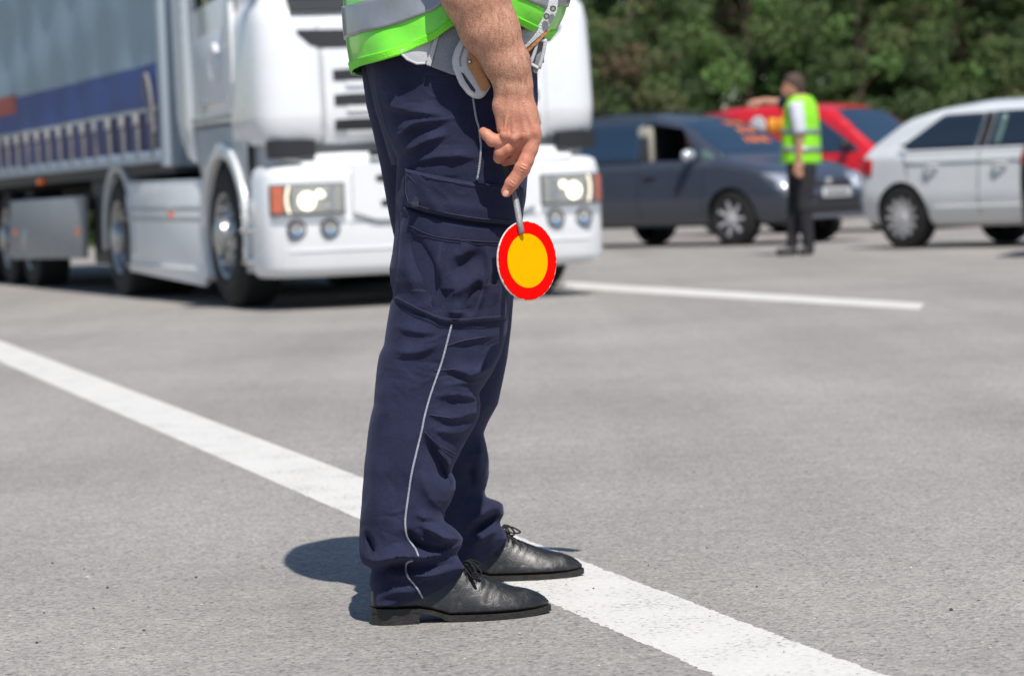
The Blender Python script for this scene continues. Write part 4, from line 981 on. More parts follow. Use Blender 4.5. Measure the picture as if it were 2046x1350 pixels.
for s in (-1, 1):
    a, b = (-1.205, -.715) if s < 0 else (.715, 1.205)
    hl = empty('headlight', parent=tk)
    front_sheet('housing', a, b, .648, .862, DRK, bf, .004, hl, 24, 4, .01)
    ia, ib = (-1.075, -.73) if s < 0 else (.73, 1.075)
    front_sheet('reflector', ia, ib, .665, .85, LAMPC, bf, .009, hl, 14, 4, .004)
    aa, ab = (-1.195, -1.13) if s < 0 else (1.165, 1.20)
    front_sheet('indicator', aa, ab, .668, .845, AMB, bf, .014, hl, 6, 4, .01)
    for k, z in enumerate(np.linspace(.675, .84, 8)):
        x = s * (1.095 + .012 * math.cos((k - 3.5) / 2.2)); lathe('led', [(.001, -.02), (.009, -.018), (.010, .0)], LAMP, hl, 8, 'y', (x, bumpf(x), z))
    for x, z, r, m_ in ((.965, .745, .062, LAMP), (.885, .79, .028, LAMP), (.83, .775, .034, LAMPC), (.815, .705, .03, LAMPC), (.80, .83, .022, LAMPC)):
        x *= s; lathe('lamp', [(.001, -.034), (r * .6, -.032), (r, -.014), (r * 1.08, .0)], m_, hl, 24, 'y', (x, bumpf(x), z))
    front_sheet('lens', a, b, .650, .860, LENS, bf, .045, hl, 20, 4, .004)
    for x, z in ((1.045, .555), (.82, .555)):
        x *= s; fg = lathe('fog_light', [(.001, -.008), (.045, -.010), (.055, -.014), (.066, -.012), (.068, .0)], LAMPC, tk, 28, 'y', (x, bumpf(x) + .002, z))
        lathe('bezel', [(.052, -.016), (.064, -.020), (.070, -.006), (.070, .004)], DRK, fg, 28, 'y', (x, bumpf(x) + .002, z), False)
    # side of the cab on both flanks
    X = s * 1.25
    def side(name, pts, m, t0=.0, t1=.012, bev=.004, par=tk, X=X, s=s): return prism(name, pts, 'x', X - s * .03, X + s * t1, m, par, bev)
    dr = side('door', [(.90, 1.40), (2.02, 1.40), (2.02, 2.1), (2.02, 3.05), (1.2, 3.05), (.86, 2.2), (.84, 1.75)], WHT, t1=.006)
    prism('door_window', [(1.0, 2.22), (1.95, 2.16), (1.95, 2.95), (1.3, 2.95)], 'x', X - s * .01, X + s * .010, GLS, dr, .003)
    prism('door_recess', [(.98, 1.52), (1.9, 1.50), (1.95, 1.95), (1.05, 2.0)], 'x', X - s * .01, X + s * .0085, mat('truck_white_shaded', (.66, .69, .72), .4), dr, .002)  # recess shading is put into this greyer copy of the cab white
    hd = [(1.27 + .085 * math.cos(t), 1.745 + .13 * math.sin(t)) for t in np.linspace(0, 2 * math.pi, 28)]
    tube('door_handle', [(X + s * .022, y, z) for y, z in hd], .022, WHT, dr, 8)
    for k in range(5): prism('badge_letter', [(1.03 + k * .15, 1.475), (1.12 + k * .15, 1.47), (1.12 + k * .15, 1.51), (1.03 + k * .15, 1.515)], 'x', X, X + s * .014, CHR, dr, .002)
    side('cab_fairing', [(2.13, 3.75), (2.13, 1.34), (2.06, 1.06), (2.28, 1.10), (2.40, 1.2), (2.58, 1.40), (2.58, 3.75)], WHT, t1=.004)
    side('door_sill', [(.96, 1.345), (2.1, 1.345), (2.1, 1.385), (.96, 1.385)], GRYP, t1=.010)
    side('mudguard_panel', [(.62, 1.30), (.98, 1.30), (2.1, 1.30), (2.06, 1.05), (1.95, .9), (1.8, 1.02), (1.37, 1.16), (.9, 1.02), (.62, .86)], GRYP, t1=-.02)
    # front wheel arch
    def arch(name, cy, r0, r1, t0, t1, m, x0, x1, par=tk, stretch=1.):
        T = np.linspace(math.radians(t0), math.radians(t1), 28)
        o = [(cy + r1 * math.cos(t), .5 + r1 * stretch * math.sin(t)) for t in T]; i = [(cy + r0 * math.cos(t), .5 + r0 * stretch * math.sin(t)) for t in T[::-1]]
        return prism(name, o + i, 'x', x0, x1, m, par, .008)
    arch('wheel_arch', 1.31, .585, .69, -28, 195, WHT, s * .80, s * 1.262)
    arch('arch_lining', 1.33, .56, .60, -25, 190, DRK, s * .70, s * 1.20)
    prism('step_frame', [(.42, .26), (.76, .26), (.70, .78), (.46, .78)], 'x', s * .95, s * 1.235, GRYP, tk, .01)
    for z in (.34, .56): box('step', s * 1.0 if s > 0 else -1.275, 1.275 if s > 0 else s * 1.0, .40, .74, z - .02, z + .015, CHR, tk, .008)
    prism('step_cover', [(.38, .60), (.60, .60), (.58, .74), (.38, .76)], 'x', s * 1.2, s * 1.262, WHT, tk, .01)
    # side skirt
    sk = prism('side_skirt', [(2.07, .14), (2.03, .90), (2.03, .92), (4.66, .94), (4.72, .80), (4.72, .22)], 'x', s * 1.19, s * 1.225, mat('skirt_grey', (.80, .81, .82), .35, var=.04, vscale=3), tk, .012)
    for z, t_ in ((.70, .006), (.62, .006), (.24, .012)): prism('skirt_rib', [(2.06, z), (4.70, z + .02), (4.70, z + .05), (2.06, z + .035)], 'x', s * 1.22, s * (1.228 + t_), GRYP if t_ < .01 else WHT, sk, .004)
    prism('skirt_marker', [(3.0, .655), (3.12, .655), (3.12, .70), (3.0, .70)], 'x', s * 1.222, s * 1.24, AMB, sk, .004)
    prism('skirt_top', [(2.06, .915), (4.66, .935), (4.60, .96), (2.06, .94)], 'x', s * 1.0, s * 1.226, WHT, sk, .006)
    arch('rear_fender', 5.05, .555, .625, -10, 192, mat('fender_grey', (.5, .52, .54), .4), s * .78, s * 1.235)
    mr = empty('mirror', parent=tk)
    box('mirror_housing', s * 1.30 if s > 0 else -1.52, 1.52 if s > 0 else s * 1.30, .22, .38, 2.3, 2.95, WHT, mr, .04, 3)
    box('mirror_arm', s * 1.15 if s > 0 else -1.35, 1.35 if s > 0 else s * 1.15, .30, .40, 2.24, 2.32, DRK, mr, .01)
    box('mirror_arm', s * 1.15 if s > 0 else -1.35, 1.35 if s > 0 else s * 1.15, .36, .44, 2.92, 2.99, DRK, mr, .01)
def big_wheel(par, x, y, s, dual=False, r=.5, steer=0.):
    w = empty('wheel', (x, y, r), parent=par); w.rotation_euler = (0, 0, steer)
    d = .31 if not dual else .60
    lathe('tyre', [(.30, s * 0), (.36, s * .02), (.44, s * .015), (.485, -s * .01), (r, -s * .05), (r, -s * (d - .05)), (.485, -s * (d - .01)), (.30, -s * d)], TYRE, w, 48, 'x', cap=False)
    rim = lathe('rim', [(.305, s * .012), (.285, s * .005), (.27, -s * .06), (.2, -s * (.10 if dual else .02)), (.14, -s * (.10 if dual else -.015)), (.135, s * (.02 if dual else .06)), (.09, s * (.07 if dual else .08)), (.001, s * (.075 if dual else .085))], RIMM, w, 40, 'x', cap=False)
    for k in range(10):
        t = 2 * math.pi * k / 10; c = (s * (-.05 if dual else .02), .205 * math.cos(t), .205 * math.sin(t))
        lathe('wheel_nut', [(.018, -s * .03), (.018, s * .012), (.001, s * .016)], CHR, rim, 6, 'x', c)
    return w
for s in (-1, 1):
    big_wheel(tk, s * 1.235, 1.29, s, r=.52); big_wheel(tk, s * 1.215, 5.05, s, True)
# chassis under the cab
for s in (-1, 1): box('chassis_rail', s * .42 - .05, s * .42 + .05, .7, 6.0, .62, .92, DRK, tk, .01)
box('axle', -1.0, 1.0, 1.28, 1.44, .40, .56, DRK, tk, .02); box('axle', -1.0, 1.0, 4.95, 5.15, .40, .60, DRK, tk, .02)
box('engine', -.45, .45, .6, 2.0, .45, 1.1, DRK, tk, .03); box('fuel_tank', -1.1, -.5, 2.2, 4.2, .3, .85, GRYP, tk, .08, 3); box('battery_box', .5, 1.1, 2.2, 4.2, .3, .85, DRK, tk, .04)
box('underside_filler', -1.0, 1.0, 5.9, 6.5, .35, 1.05, DRK, tk, .02); box('coupling_plate', -.5, .5, 4.4, 5.6, .95, 1.06, DRK, tk, .03); tube('air_line', [(-.5, 2.3, 1.5), (-.5, 2.6, 1.1), (-.4, 2.9, 1.4)], .02, mat('air_line', (.5, .35, .02), .5), tk, 8, 20)  # first box is added dark filler blocking the bright gap under the trailer
box('yellow_valve', -1.05, -.7, 5.4, 5.75, 1.02, 1.1, mat('valve_yellow', (.65, .4, .02), .5), tk, .01)

# ---- curtain-sided semitrailer
tr = empty('semitrailer', (-.42, 19.63, 0), .343); tag(tr, 'curtain-sided semitrailer with grey and blue side behind the white truck', 'trailer')
CG = mat('curtain_grey', (.28, .37, .435), .5, var=.07, vscale=1.2, bump=.25, bscale=2.5); CB = mat('curtain_blue', (.022, .055, .24), .5, var=.1, vscale=2, bump=.2, bscale=3); CR = mat('curtain_red', (.42, .06, .05), .5)
CL = mat('curtain_light', (.42, .45, .44), .5); CD = mat('curtain_skirt', (.055, .055, .15), .6, var=.25, vscale=4); STR = mat('strap_grey', (.21, .205, .21), .7, var=.2, vscale=30); ALUM = mat('trailer_rail', (.36, .42, .50), .4, metal=.3, var=.1, vscale=6)
Y0, Y1 = 2.98, 16.5
def curtain(name, s, z0, z1, m, off, y0=Y0 + .12, y1=Y1 - .1, nz=10, ny=160):
    V = []
    for z in np.linspace(z0, z1, nz):
        y = np.linspace(y0, y1, ny); w = .012 * np.sin(y * 2.1 + z * 1.3) + .008 * np.sin(y * 5.3 - z * 2) + .010 * np.sin(z * 7 + y * .7)
        V.append(np.c_[np.full(ny, s * (1.255 + off)) + s * w, y, np.full(ny, z)])
    return grid(name, np.array(V), m, tr)
box('load_space', -1.22, 1.22, Y0 + .02, Y1, 1.2, 3.95, DRK, tr)
for s in (-1, 1):
    curtain('curtain', s, 1.51, 3.85, CG, 0, nz=40); curtain('stripe', s, 1.52, 1.865, CB, .006, nz=8); curtain('curtain_skirt', s, 1.17, 1.505, CD, .004, nz=6); curtain('curtain_edge', s, 1.495, 1.53, CL, .014, nz=3)
    V = []
    for z in np.linspace(1.72, 1.90, 5):
        y = np.linspace(9.4, 11.2, 20); w = .012 * np.sin(y * 2.1 + z * 1.3) + .008 * np.sin(y * 5.3 - z * 2) + .010 * np.sin(z * 7 + y * .7); V.append(np.c_[s * (1.266 + w), y, np.full(20, z)])
    grid('red_patch', np.array(V), CR, tr)
    prism('bottom_rail', [(Y0 + .1, 1.09), (Y1, 1.09), (Y1, 1.19), (Y0 + .1, 1.19)], 'x', s * 1.18, s * 1.285, ALUM, tr, .01)
    for k in range(24):
        y = 3.35 + k * .55
        st = prism('strap', [(y - .03, 1.13), (y + .03, 1.13), (y + .03, 1.47), (y - .03, 1.47)], 'x', s * 1.27, s * 1.292, STR, tr, .003)
        prism('strap_buckle', [(y - .045, 1.40), (y + .045, 1.40), (y + .045, 1.49), (y - .045, 1.49)], 'x', s * 1.275, s * 1.31, mat('buckle_grey', (.34, .34, .34), .5), st, .006)
    prism('front_post', [(Y0 - .02, 1.05), (Y0 + .13, 1.05), (Y0 + .13, 3.95), (Y0 - .02, 3.95)], 'x', s * 1.10, s * 1.28, mat('post_grey', (.40, .47, .54), .4, metal=.2), tr, .02)
    tube('tension_cord', [(s * 1.30, 3.2, 1.3), (s * 1.31, 3.22, 1.6), (s * 1.31, 3.34, 1.78), (s * 1.31, 3.42, 1.66), (s * 1.30, 3.3, 1.5)], .018, STR, tr, 6, 24)
    gb = prism('side_guard_box', [(6.6, .31), (10.3, .27), (10.25, .86), (6.5, .87)], 'x', s * 1.18, s * 1.24, mat('guard_grey', (.30, .31, .32), .5, var=.1, vscale=3), tr, .015)
    for y in (6.7, 9.9): prism('side_marker', [(y, .52), (y + .1, .52), (y + .1, .58), (y, .58)], 'x', s * 1.23, s * 1.256, AMB, gb, .004)
    prism('gap_panel', [(5.75, .26), (6.62, .26), (6.62, 1.05), (5.75, 1.05)], 'x', s * 1.0, s * 1.12, DRK, tr, .01)  # dark panel added to close the bright gap behind the drive wheel
    prism('side_marker', [(8.5, 1.0), (8.62, 1.0), (8.62, 1.05), (8.5, 1.05)], 'x', s * 1.20, s * 1.25, AMB, tr, .004)
    for y in (9.5, 10.8, 12.1): big_wheel(tr, s * 1.17, y, s, False, .48)
    box('support_leg', s * .7 - .06, s * .7 + .06, 6.0, 6.12, .35, 1.1, DRK, tr, .01)
box('trailer_roof', -1.27, 1.27, Y0 - .02, Y1, 3.95, 4.02, CL, tr, .02); box('trailer_floor', -1.2, 1.2, Y0, Y1, 1.0, 1.18, DRK, tr, .01); box('front_wall', -1.24, 1.24, Y0 - .01, Y0 + .04, 1.05, 3.95, CL, tr, .005)
for s in (-1, 1): box('chassis_beam', s * .5 - .06, s * .5 + .06, 4.2, Y1, .72, 1.0, DRK, tr, .01)

# ================================================================== CARS
class Car:
    """car along +x (front at L), right flank towards -y"""
    def __init__(s, label, where, head, top, L, W, belt, roof, sill, paint, rw, fw, rr, wroof=.62, group=None, taper=.10):
        s.root = empty('car', where, head); tag(s.root, label, 'car', group)
        s.top, s.L, s.W, s.belt, s.roof, s.sill, s.wr_, s.taper = np.array(top), L, W, belt, roof, sill, wroof, taper
        s.paint, s.rw, s.fw, s.rr = paint, rw, fw, rr
        s.xs = np.linspace(0, L, 81); t = np.interp(s.xs, s.top[:, 0], s.top[:, 1]); s.zt = smooth1(t, 2)
    def sec(s, x):
        u = abs(2 * x / s.L - 1); w = s.W / 2 * (1 - s.taper * u ** 4 - .10 * max(0, (u - .93) / .07) ** 2)
        zt = np.interp(x, s.xs, s.zt); g = np.clip((zt - s.belt) / (s.roof - s.belt), 0, 1)
        b = min(s.belt, zt - .05); wr = (w - .10) * (1 - g) + s.wr_ * g
        zb = s.sill + .05 * max(0, (u - .8) / .2)
        return np.array([(0, zb), (w - .14, zb), (w - .04, zb + .08), (w, zb + .28), (w - .004, zb + .42 if zb + .42 < b - .1 else b - .1), (w - .03, b - .04), (w - .055, b), (wr + (w - .055 - wr) * .5, b + (zt - .08 * g - .02 - b) * .5), (wr + .03 * g, zt - .07 * g - .02), (wr - .10, zt - .025 * g - .008), (wr * .5, zt - .002), (0, zt)])
    def y_at(s, x, z):
        q = s.sec(x)[2:9]; return np.interp(z, q[:, 1], q[:, 0])
    def z_at(s, x, y):
        q = s.sec(x)[8:][::-1]; return np.interp(abs(y), q[:, 0], q[:, 1])
    def shell(s, cuts=()):
        R = []
        for x in s.xs:
            q = s.sec(x); q = np.vstack([catmull(q[:3], 8), catmull(q[2:7], 14)[1:], catmull(q[6:], 16)[1:]])
            h = np.c_[q[:, 0], q[:, 1]]; R.append([(x, -a, b) for a, b in h] + [(x, a, b) for a, b in h[::-1][1:-1]])
        o = loft('body', R, s.paint, s.root, 60); o.data.materials.append(DRK)
        cs = []
        for wx in (s.rw, s.fw):
            for sd in (-1, 1):
                cs.append(lathe('cut', [(s.rr + .045, sd * (s.W / 2 - .27)), (s.rr + .045, sd * (s.W / 2 + .2))], DRK, None, 40, 'y', (wx, 0, s.rr)))
        for pts, y0, y1 in cuts: cs.append(prism('cut', pts, 'y', y0, y1, DRK))
        for c in cs:
            c.data.materials.clear(); c.data.materials.append(s.paint); c.data.materials.append(DRK); c.data.polygons.foreach_set('material_index', [1] * len(c.data.polygons))
            c.parent = s.root
            md = o.modifiers.new('b', 'BOOLEAN'); md.operation = 'DIFFERENCE'; md.object = c; md.solver = 'EXACT'
        bpy.context.view_layer.update(); bake(o)
        for c in cs: bpy.data.objects.remove(c)
        sharpen(o.data, 45); s.body = o; return o
    def side_patch(s, name, x0, x1, z0, z1, m, sides=(-1, 1), off=.006, nx=16, nz=8, par=None, th=.004):
        f0 = z0 if callable(z0) else (lambda x: z0); f1 = z1 if callable(z1) else (lambda x: z1); out = []
        for sd in sides:
            V = [[(x, sd * (s.y_at(x, f0(x) + (f1(x) - f0(x)) * k) + off), f0(x) + (f1(x) - f0(x)) * k) for x in np.linspace(x0, x1, nx)] for k in np.linspace(0, 1, nz)]
            o = grid(name, np.array(V), m, par or s.root); solid(o, th, 0); out.append(o)
        return out
    def top_patch(s, name, x0, x1, yw, m, off=.006, par=None, y0=None):
        a = yw if callable(yw) else (lambda x: yw)
        V = [[(x, y, s.z_at(x, y) + off) for y in np.linspace(-a(x) if y0 is None else y0, a(x), 20)] for x in np.linspace(x0, x1, 12)]
        o = grid(name, np.array(V), m, par or s.root); solid(o, .004, 0); return o
    def front_patch(s, name, y0, y1, z0, z1, m, off=.01, par=None, rear=False, ny=12):
        def fx(y, z):      # nose skin: last station whose section contains (y, z)
            xs = np.linspace(s.L, s.L - 1.4, 120) if not rear else np.linspace(0, 1.4, 120)
            for x in xs:
                q = s.sec(x)
                if z < q[-1][1] - .0 and abs(y) < np.interp(z, q[2:9, 1], q[2:9, 0]) - .0: return x
            return xs[-1]
        f0 = z0 if callable(z0) else (lambda y: z0); f1 = z1 if callable(z1) else (lambda y: z1)
        sg = -1 if rear else 1
        V = [[(fx(y, f0(y) + (f1(y) - f0(y)) * k) + sg * off, y, f0(y) + (f1(y) - f0(y)) * k) for y in np.linspace(y0, y1, ny)] for k in np.linspace(0, 1, 5)]
        o = grid(name, np.array(V), m, par or s.root); solid(o, .006, 0); return o
    def wheels(s, spokes=10):
        for wx in (s.rw, s.fw):
            for sd in (-1, 1):
                w = empty('wheel', (wx, sd * (s.W / 2 - .02), s.rr), parent=s.root); r = s.rr
                lathe('tyre', [(r * .66, sd * -.01), (r * .72, sd * .005), (r * .93, sd * .0), (r, -sd * .03), (r, -sd * .19), (r * .93, -sd * .215), (r * .66, -sd * .21)], TYRE, w, 40, 'y', cap=False)
                rim = lathe('rim', [(r * .68, sd * .002), (r * .655, -sd * .002), (r * .62, -sd * .05), (r * .3, -sd * .07), (.001, -sd * .07)], mat('rim_dark', (.10, .10, .105), .4, metal=.7), w, 32, 'y', cap=False)
                bm = bmesh.new()
                for k in range(spokes):
                    t = 2 * math.pi * k / spokes; c, q = math.cos(t), math.sin(t)
                    vs = []
                    for rr, hw, yy in ((r * .10, .022, -.02), (r * .64, .016, -.004)):
                        for e in (-1, 1):
                            for dy in (0, -.03): vs.append(bm.verts.new((rr * c - e * hw * q, sd * (yy + dy), rr * q + e * hw * c)))
                    for a in ((0, 1, 3, 2), (4, 5, 7, 6), (0, 2, 6, 4), (1, 3, 7, 5), (0, 1, 5, 4), (2, 3, 7, 6)): bm.faces.new([vs[i] for i in a])
                mk_bm('spokes', bm, mat('alloy', (.78, .78, .80), .32, metal=.55), rim, False)
                lathe('hub_cap', [(r * .14, -sd * .03), (r * .14, -sd * .005), (.001, sd * .0)], mat('alloy', (.6,) * 3, .3), rim, 20, 'y')
    def blob(s, name, c, r, m, par=None):
        q = SDF(); q.ell(np.zeros(3), np.array(r, float)); V, F_ = q.mesh(min(r) / 4); o = mesh_np(name, V, F_, m, par or s.root); o.location = c; return o
    def mirror(s, x, z, m, sides=(-1, 1)):
        for sd in sides:
            y = s.y_at(x, s.belt) + .10; o = s.blob('mirror', (x, sd * y, z), (.07, .11, .075), m)
            box('mirror_arm', -.03, .03, -sd * .11 - .05, -sd * .11 + .05, -.06, -.03, DRK, o, .005)
    def seam(s, x, z0, z1, sides=(-1, 1), lean=0.):
        for sd in sides:
            P = [(x + lean * (z - z0), sd * (s.y_at(x, z) + .001), z) for z in np.linspace(z0, z1, 14)]; tube('door_gap', P, .005, DRK, s.root, 5)
GLC = mat('car_glass', (.018, .030, .048), .05, spec=.7, var=.0); GLC2 = mat('car_glass_blue', (.022, .046, .082), .06, spec=.8)
def car_paint(n, c, rough=.3): return mat(n, c, rough, var=.04, vscale=2, coat=.8, spec=.5)
PLT = mat('plate_white', (.62, .62, .62), .5); PLI = mat('plate_ink', (.05, .05, .06), .6)

# ---- dark blue minivan
NAVYP = car_paint('paint_dark_blue', (.048, .057, .080), .32)
al_ = math.radians(-45); fwv = np.array([math.cos(al_), math.sin(al_), 0]); lfv = np.array([-math.sin(al_), math.cos(al_), 0])
def place(px, py, Y, lx, ly, ang, z=0):
    """origin of a car whose local point (lx, ly) on the ground stands at the place seen at px at distance Y"""
    p = at(px, py, Y); a = math.radians(ang); return (p[0] - lx * math.cos(a) + ly * math.sin(a), Y - lx * math.sin(a) - ly * math.cos(a), z)
Lt = 4.40; fwx, rwx = 3.50, .82
C1 = Car('dark blue minivan with its front side window open, behind the officer in the distance', place(1461, 490, 33.6, fwx, -.88, -45), al_,
         [(0, .85), (.04, 1.0), (.10, 1.2), (.30, 1.54), (.7, 1.62), (1.3, 1.645), (2.0, 1.625), (2.45, 1.56), (2.8, 1.41), (3.25, 1.10), (3.38, 1.05), (3.8, .97), (4.1, .86), (4.28, .72), (4.36, .6), (4.40, .5)],
         Lt, 1.79, 1.0, 1.63, .24, NAVYP, rwx, fwx, .325, .60, taper=.09)
win_f = [(2.08, 1.04), (2.98, 1.03), (2.62, 1.42), (2.10, 1.50)]
C1.shell(cuts=[(win_f, -1.2, -.12)])
C1.side_patch('window', .28, .95, 1.03, lambda x: min(1.50, 1.03 + (x - .18) * .75), GLC2); C1.side_patch('window', 1.02, 1.98, 1.03, 1.51, GLC2); C1.side_patch('window', 2.08, 2.98, 1.03, lambda x: 1.50 if x < 2.4 else 1.50 - (x - 2.4) * .55, GLC2, sides=(1,))
C1.side_patch('quarter_window', 3.0, 3.2, 1.03, lambda x: 1.17 - (x - 3.0) * .5, mat('pale_glass', (.10, .16, .15), .1), sides=(-1,), nx=5, nz=3)
C1.top_patch('windscreen', 2.52, 3.26, lambda x: .62 + (x - 2.52) * .10, GLC2)
C1.top_patch('rear_window', .10, .26, .55, GLC2)
for p in (2.02,): C1.side_patch('pillar', p - .02, p + .04, 1.03, 1.5, DRK, off=.008, nx=3)
box('seat_back', 1.9, 2.12, -.70, -.62, 1.02, 1.46, mat('beige_trim', (.42, .39, .33), .8), C1.root, .03)
C1.wheels(7); C1.mirror(2.93, 1.09, mat('mirror_silver', (.65, .68, .72), .2, metal=.5))
C1.seam(2.05, .34, 1.0); C1.seam(3.06, .40, 1.0, lean=.1); C1.seam(1.1, .4, 1.0)
for x in (2.25, 1.25):
    for sd in (-1, 1): box('door_handle', x - .1, x + .1, sd * (C1.y_at(x, .86) + .015) - .015, sd * (C1.y_at(x, .86) + .015) + .015, .85, .885, NAVYP, C1.root, .01)
HLG = mat('headlight_glass', (.70, .72, .76), .12, metal=.6, coat=1.)
for sd in (-1, 1):
    h = C1.front_patch('headlight', sd * .46, sd * .83, lambda y: .60 + .05 * abs(y), lambda y: .80 + .05 * abs(y), HLG, .012)
    for y, z, r in ((.60, .73, .055), (.72, .70, .045), (.76, .645, .03)):
        x = C1.L - .16 - (y - .5) * .9; C1.blob('lamp', (x + .07, sd * y, z), (.04, r, r), CHR, h)
    C1.front_patch('fog_light', sd * .55, sd * .78, .36, .44, DRK, .012)
C1.front_patch('grille', -.44, .44, .665, .745, DRK, .012); C1.front_patch('lower_intake', -.46, .46, .36, .50, DRK, .014); C1.front_patch('bumper_lip', -.62, .62, .30, .335, mat('lip_grey', (.12, .13, .15), .4), .018)
lathe('badge', [(.001, .03), (.055, .028), (.065, .0)], CHR, C1.root, 24, 'x', (C1.L - .13, 0, .715))
pt = box('licence_plate', C1.L + .0, C1.L + .02, -.26, .26, .535, .645, PLT, C1.root, .004)
for k in range(6): box('plate_mark', C1.L + .018, C1.L + .0225, -.2 + k * .068, -.155 + k * .068, .56, .62, PLI, pt)
ORG = mat('decal_orange', (.75, .24, .05), .5); REDD = mat('decal_red', (.45, .05, .08), .5)
for r_, (x0, n_, y0) in enumerate(((2.62, 7, .02), (2.80, 6, .08), (2.98, 8, .0))):
    for k in range(n_):
        y = y0 + k * .062; V = [[(x, yy, C1.z_at(x, yy) + .014) for yy in np.linspace(y, y + .043, 3)] for x in np.linspace(x0, x0 + .10, 4)]
        d = grid('window_lettering', np.array(V), ORG if (k + r_) % 3 else REDD, C1.root); solid(d, .001, 0)
tube('roof_rail', [(.7, -.60, 1.61), (1.3, -.61, 1.655), (2.2, -.61, 1.62)], .016, DRK, C1.root, 8, 16); tube('roof_rail', [(.7, .60, 1.61), (1.3, .61, 1.655), (2.2, .61, 1.62)], .016, DRK, C1.root, 8, 16)
# driver
dv = SDF(); dv.cone((0, 0, .0), (0, 0, .32), .16, .13, .08); dv.cone((0, 0, .36), (.01, 0, .46), .05, .05, .03); dv.ell((.02, 0, .56), (.095, .075, .115), .03); dv.cone((.03, -.16, .28), (.24, -.18, .12), .055, .04, .03)
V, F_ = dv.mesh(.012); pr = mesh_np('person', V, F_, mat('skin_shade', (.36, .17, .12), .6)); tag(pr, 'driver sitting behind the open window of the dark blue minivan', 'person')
q = C1.root; a = al_; lx, ly, lz = 2.52, -.40, .72
pr.location = (q.location.x + lx * math.cos(a) - ly * math.sin(a), q.location.y + lx * math.sin(a) + ly * math.cos(a), lz); pr.rotation_euler = (0, 0, a)

# ---- white hatchback
WHC = car_paint('paint_white', (.72, .74, .76), .3)
C2 = Car('white hatchback at the right edge, seen from its rear corner', place(1801, 497, 29.2, .68, -.89, -50), math.radians(-50),
         [(0, .72), (.03, .95), (.10, 1.04), (.30, 1.17), (.60, 1.36), (.95, 1.44), (1.5, 1.49), (2.1, 1.48), (2.6, 1.38), (3.25, 1.03), (3.4, .98), (3.8, .88), (4.03, .74), (4.14, .6), (4.18, .5)],
         4.18, 1.79, .98, 1.48, .22, WHC, .68, 3.29, .322, .60, taper=.09)
C2.shell()
C2.side_patch('window', .62, 1.66, lambda x: 1.0 if x > .75 else 1.0 + (.75 - x) * .6, lambda x: min(1.35, 1.04 + (x - .62) * .62), GLC); C2.side_patch('window', 1.80, 2.85, 1.0, lambda x: 1.36 if x < 2.3 else 1.36 - (x - 2.3) * .55, GLC)
C2.side_patch('pillar', 1.67, 1.79, 1.0, 1.355, DRK, off=.005, nx=4); C2.side_patch('belt_trim', .62, 2.95, .975, .998, WHC, off=.010, nz=3)
C2.top_patch('windscreen', 2.55, 3.26, .66, GLC); C2.top_patch('rear_window', .12, .55, .52, GLC)
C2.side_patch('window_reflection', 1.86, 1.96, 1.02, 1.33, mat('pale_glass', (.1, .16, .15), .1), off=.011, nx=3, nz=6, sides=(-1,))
C2.wheels(12); C2.mirror(2.62, 1.06, WHC)
C2.seam(1.73, .34, .98); C2.seam(2.78, .36, .98, lean=.1); C2.seam(.78, .72, 1.0, lean=-.3)
for x in (1.12, 2.02):
    for sd in (-1, 1):
        y = sd * (C2.y_at(x, .82)); lathe('handle_recess', [(.001, sd * .004), (.055, sd * .005), (.066, -sd * .01)], mat('recess_grey', (.5, .52, .54), .35), C2.root, 24, 'y', (x, y, .82)); tube('door_handle', [(x - .09, y + sd * .02, .83), (x, y + sd * .045, .832), (x + .09, y + sd * .02, .83)], .016, WHC, C2.root, 8, 10)
C2.side_patch('rub_strip', 1.05, 3.0, .40, .43, WHC, off=.018, nz=3, th=.02); C2.side_patch('body_crease', .75, 3.2, .87, .878, WHC, off=.010, nz=2, th=.012)
for sd in (-1, 1):
    C2.side_patch('tail_light', .07, .26, .76, .93, REDL, sides=(sd,), off=.012, nx=6, nz=5)
    C2.front_patch('tail_light', sd * .45, sd * .80, .76, .93, REDL, .012, rear=True); C2.front_patch('headlight', sd * .5, sd * .8, .62, .76, HLG, .012)
C2.side_patch('number_stick', .02, .03, .5, .51, DRK, nx=2, nz=2) if False else None
C2.front_patch('rear_bumper', -.8, .8, .32, .52, WHC, .03, rear=True)

# ---- red van behind the minivan
REDP = car_paint('paint_red', (.62, .012, .02), .3)
C3 = Car('red high-roofed van half hidden behind the dark blue minivan', place(1722, 470, 39.0, 3.2, -.9, -38), math.radians(-38),
         [(0, 1.0), (.03, 1.3), (.10, 1.62), (.30, 1.76), (.9, 1.82), (1.8, 1.83), (2.4, 1.80), (2.75, 1.70), (3.35, 1.18), (3.5, 1.12), (4.0, 1.0), (4.25, .8), (4.36, .6), (4.40, .5)],
         4.40, 1.83, 1.08, 1.82, .24, REDP, .85, 3.55, .325, .72, taper=.08)
C3.shell()
C3.side_patch('window', 2.0, 3.15, 1.10, lambda x: 1.62 if x < 2.45 else 1.62 - (x - 2.45) * .66, GLC2); C3.top_patch('windscreen', 2.70, 3.36, .72, GLC2); C3.mirror(3.02, 1.20, DRK); C3.wheels(6); C3.seam(1.95, .4, 1.7); C3.seam(3.2, .5, 1.08)
for k in range(2):
    x = 1.66 + k * .16; d = C3.side_patch('side_lettering', x, x + .13, 1.42 - .03 * (k % 2), 1.62, mat('decal_yellow', (.85, .36, .02), .5), sides=(-1,), off=.012, nx=3, nz=3)
lathe('side_emblem', [(.001, -.012), (.12, -.012), (.13, .0)], PLT, C3.root, 28, 'y', (1.5, -C3.y_at(1.5, 1.52) - .006, 1.53))
for sd in (-1, 1): C3.front_patch('headlight', sd * .5, sd * .82, .72, .90, HLG, .012)

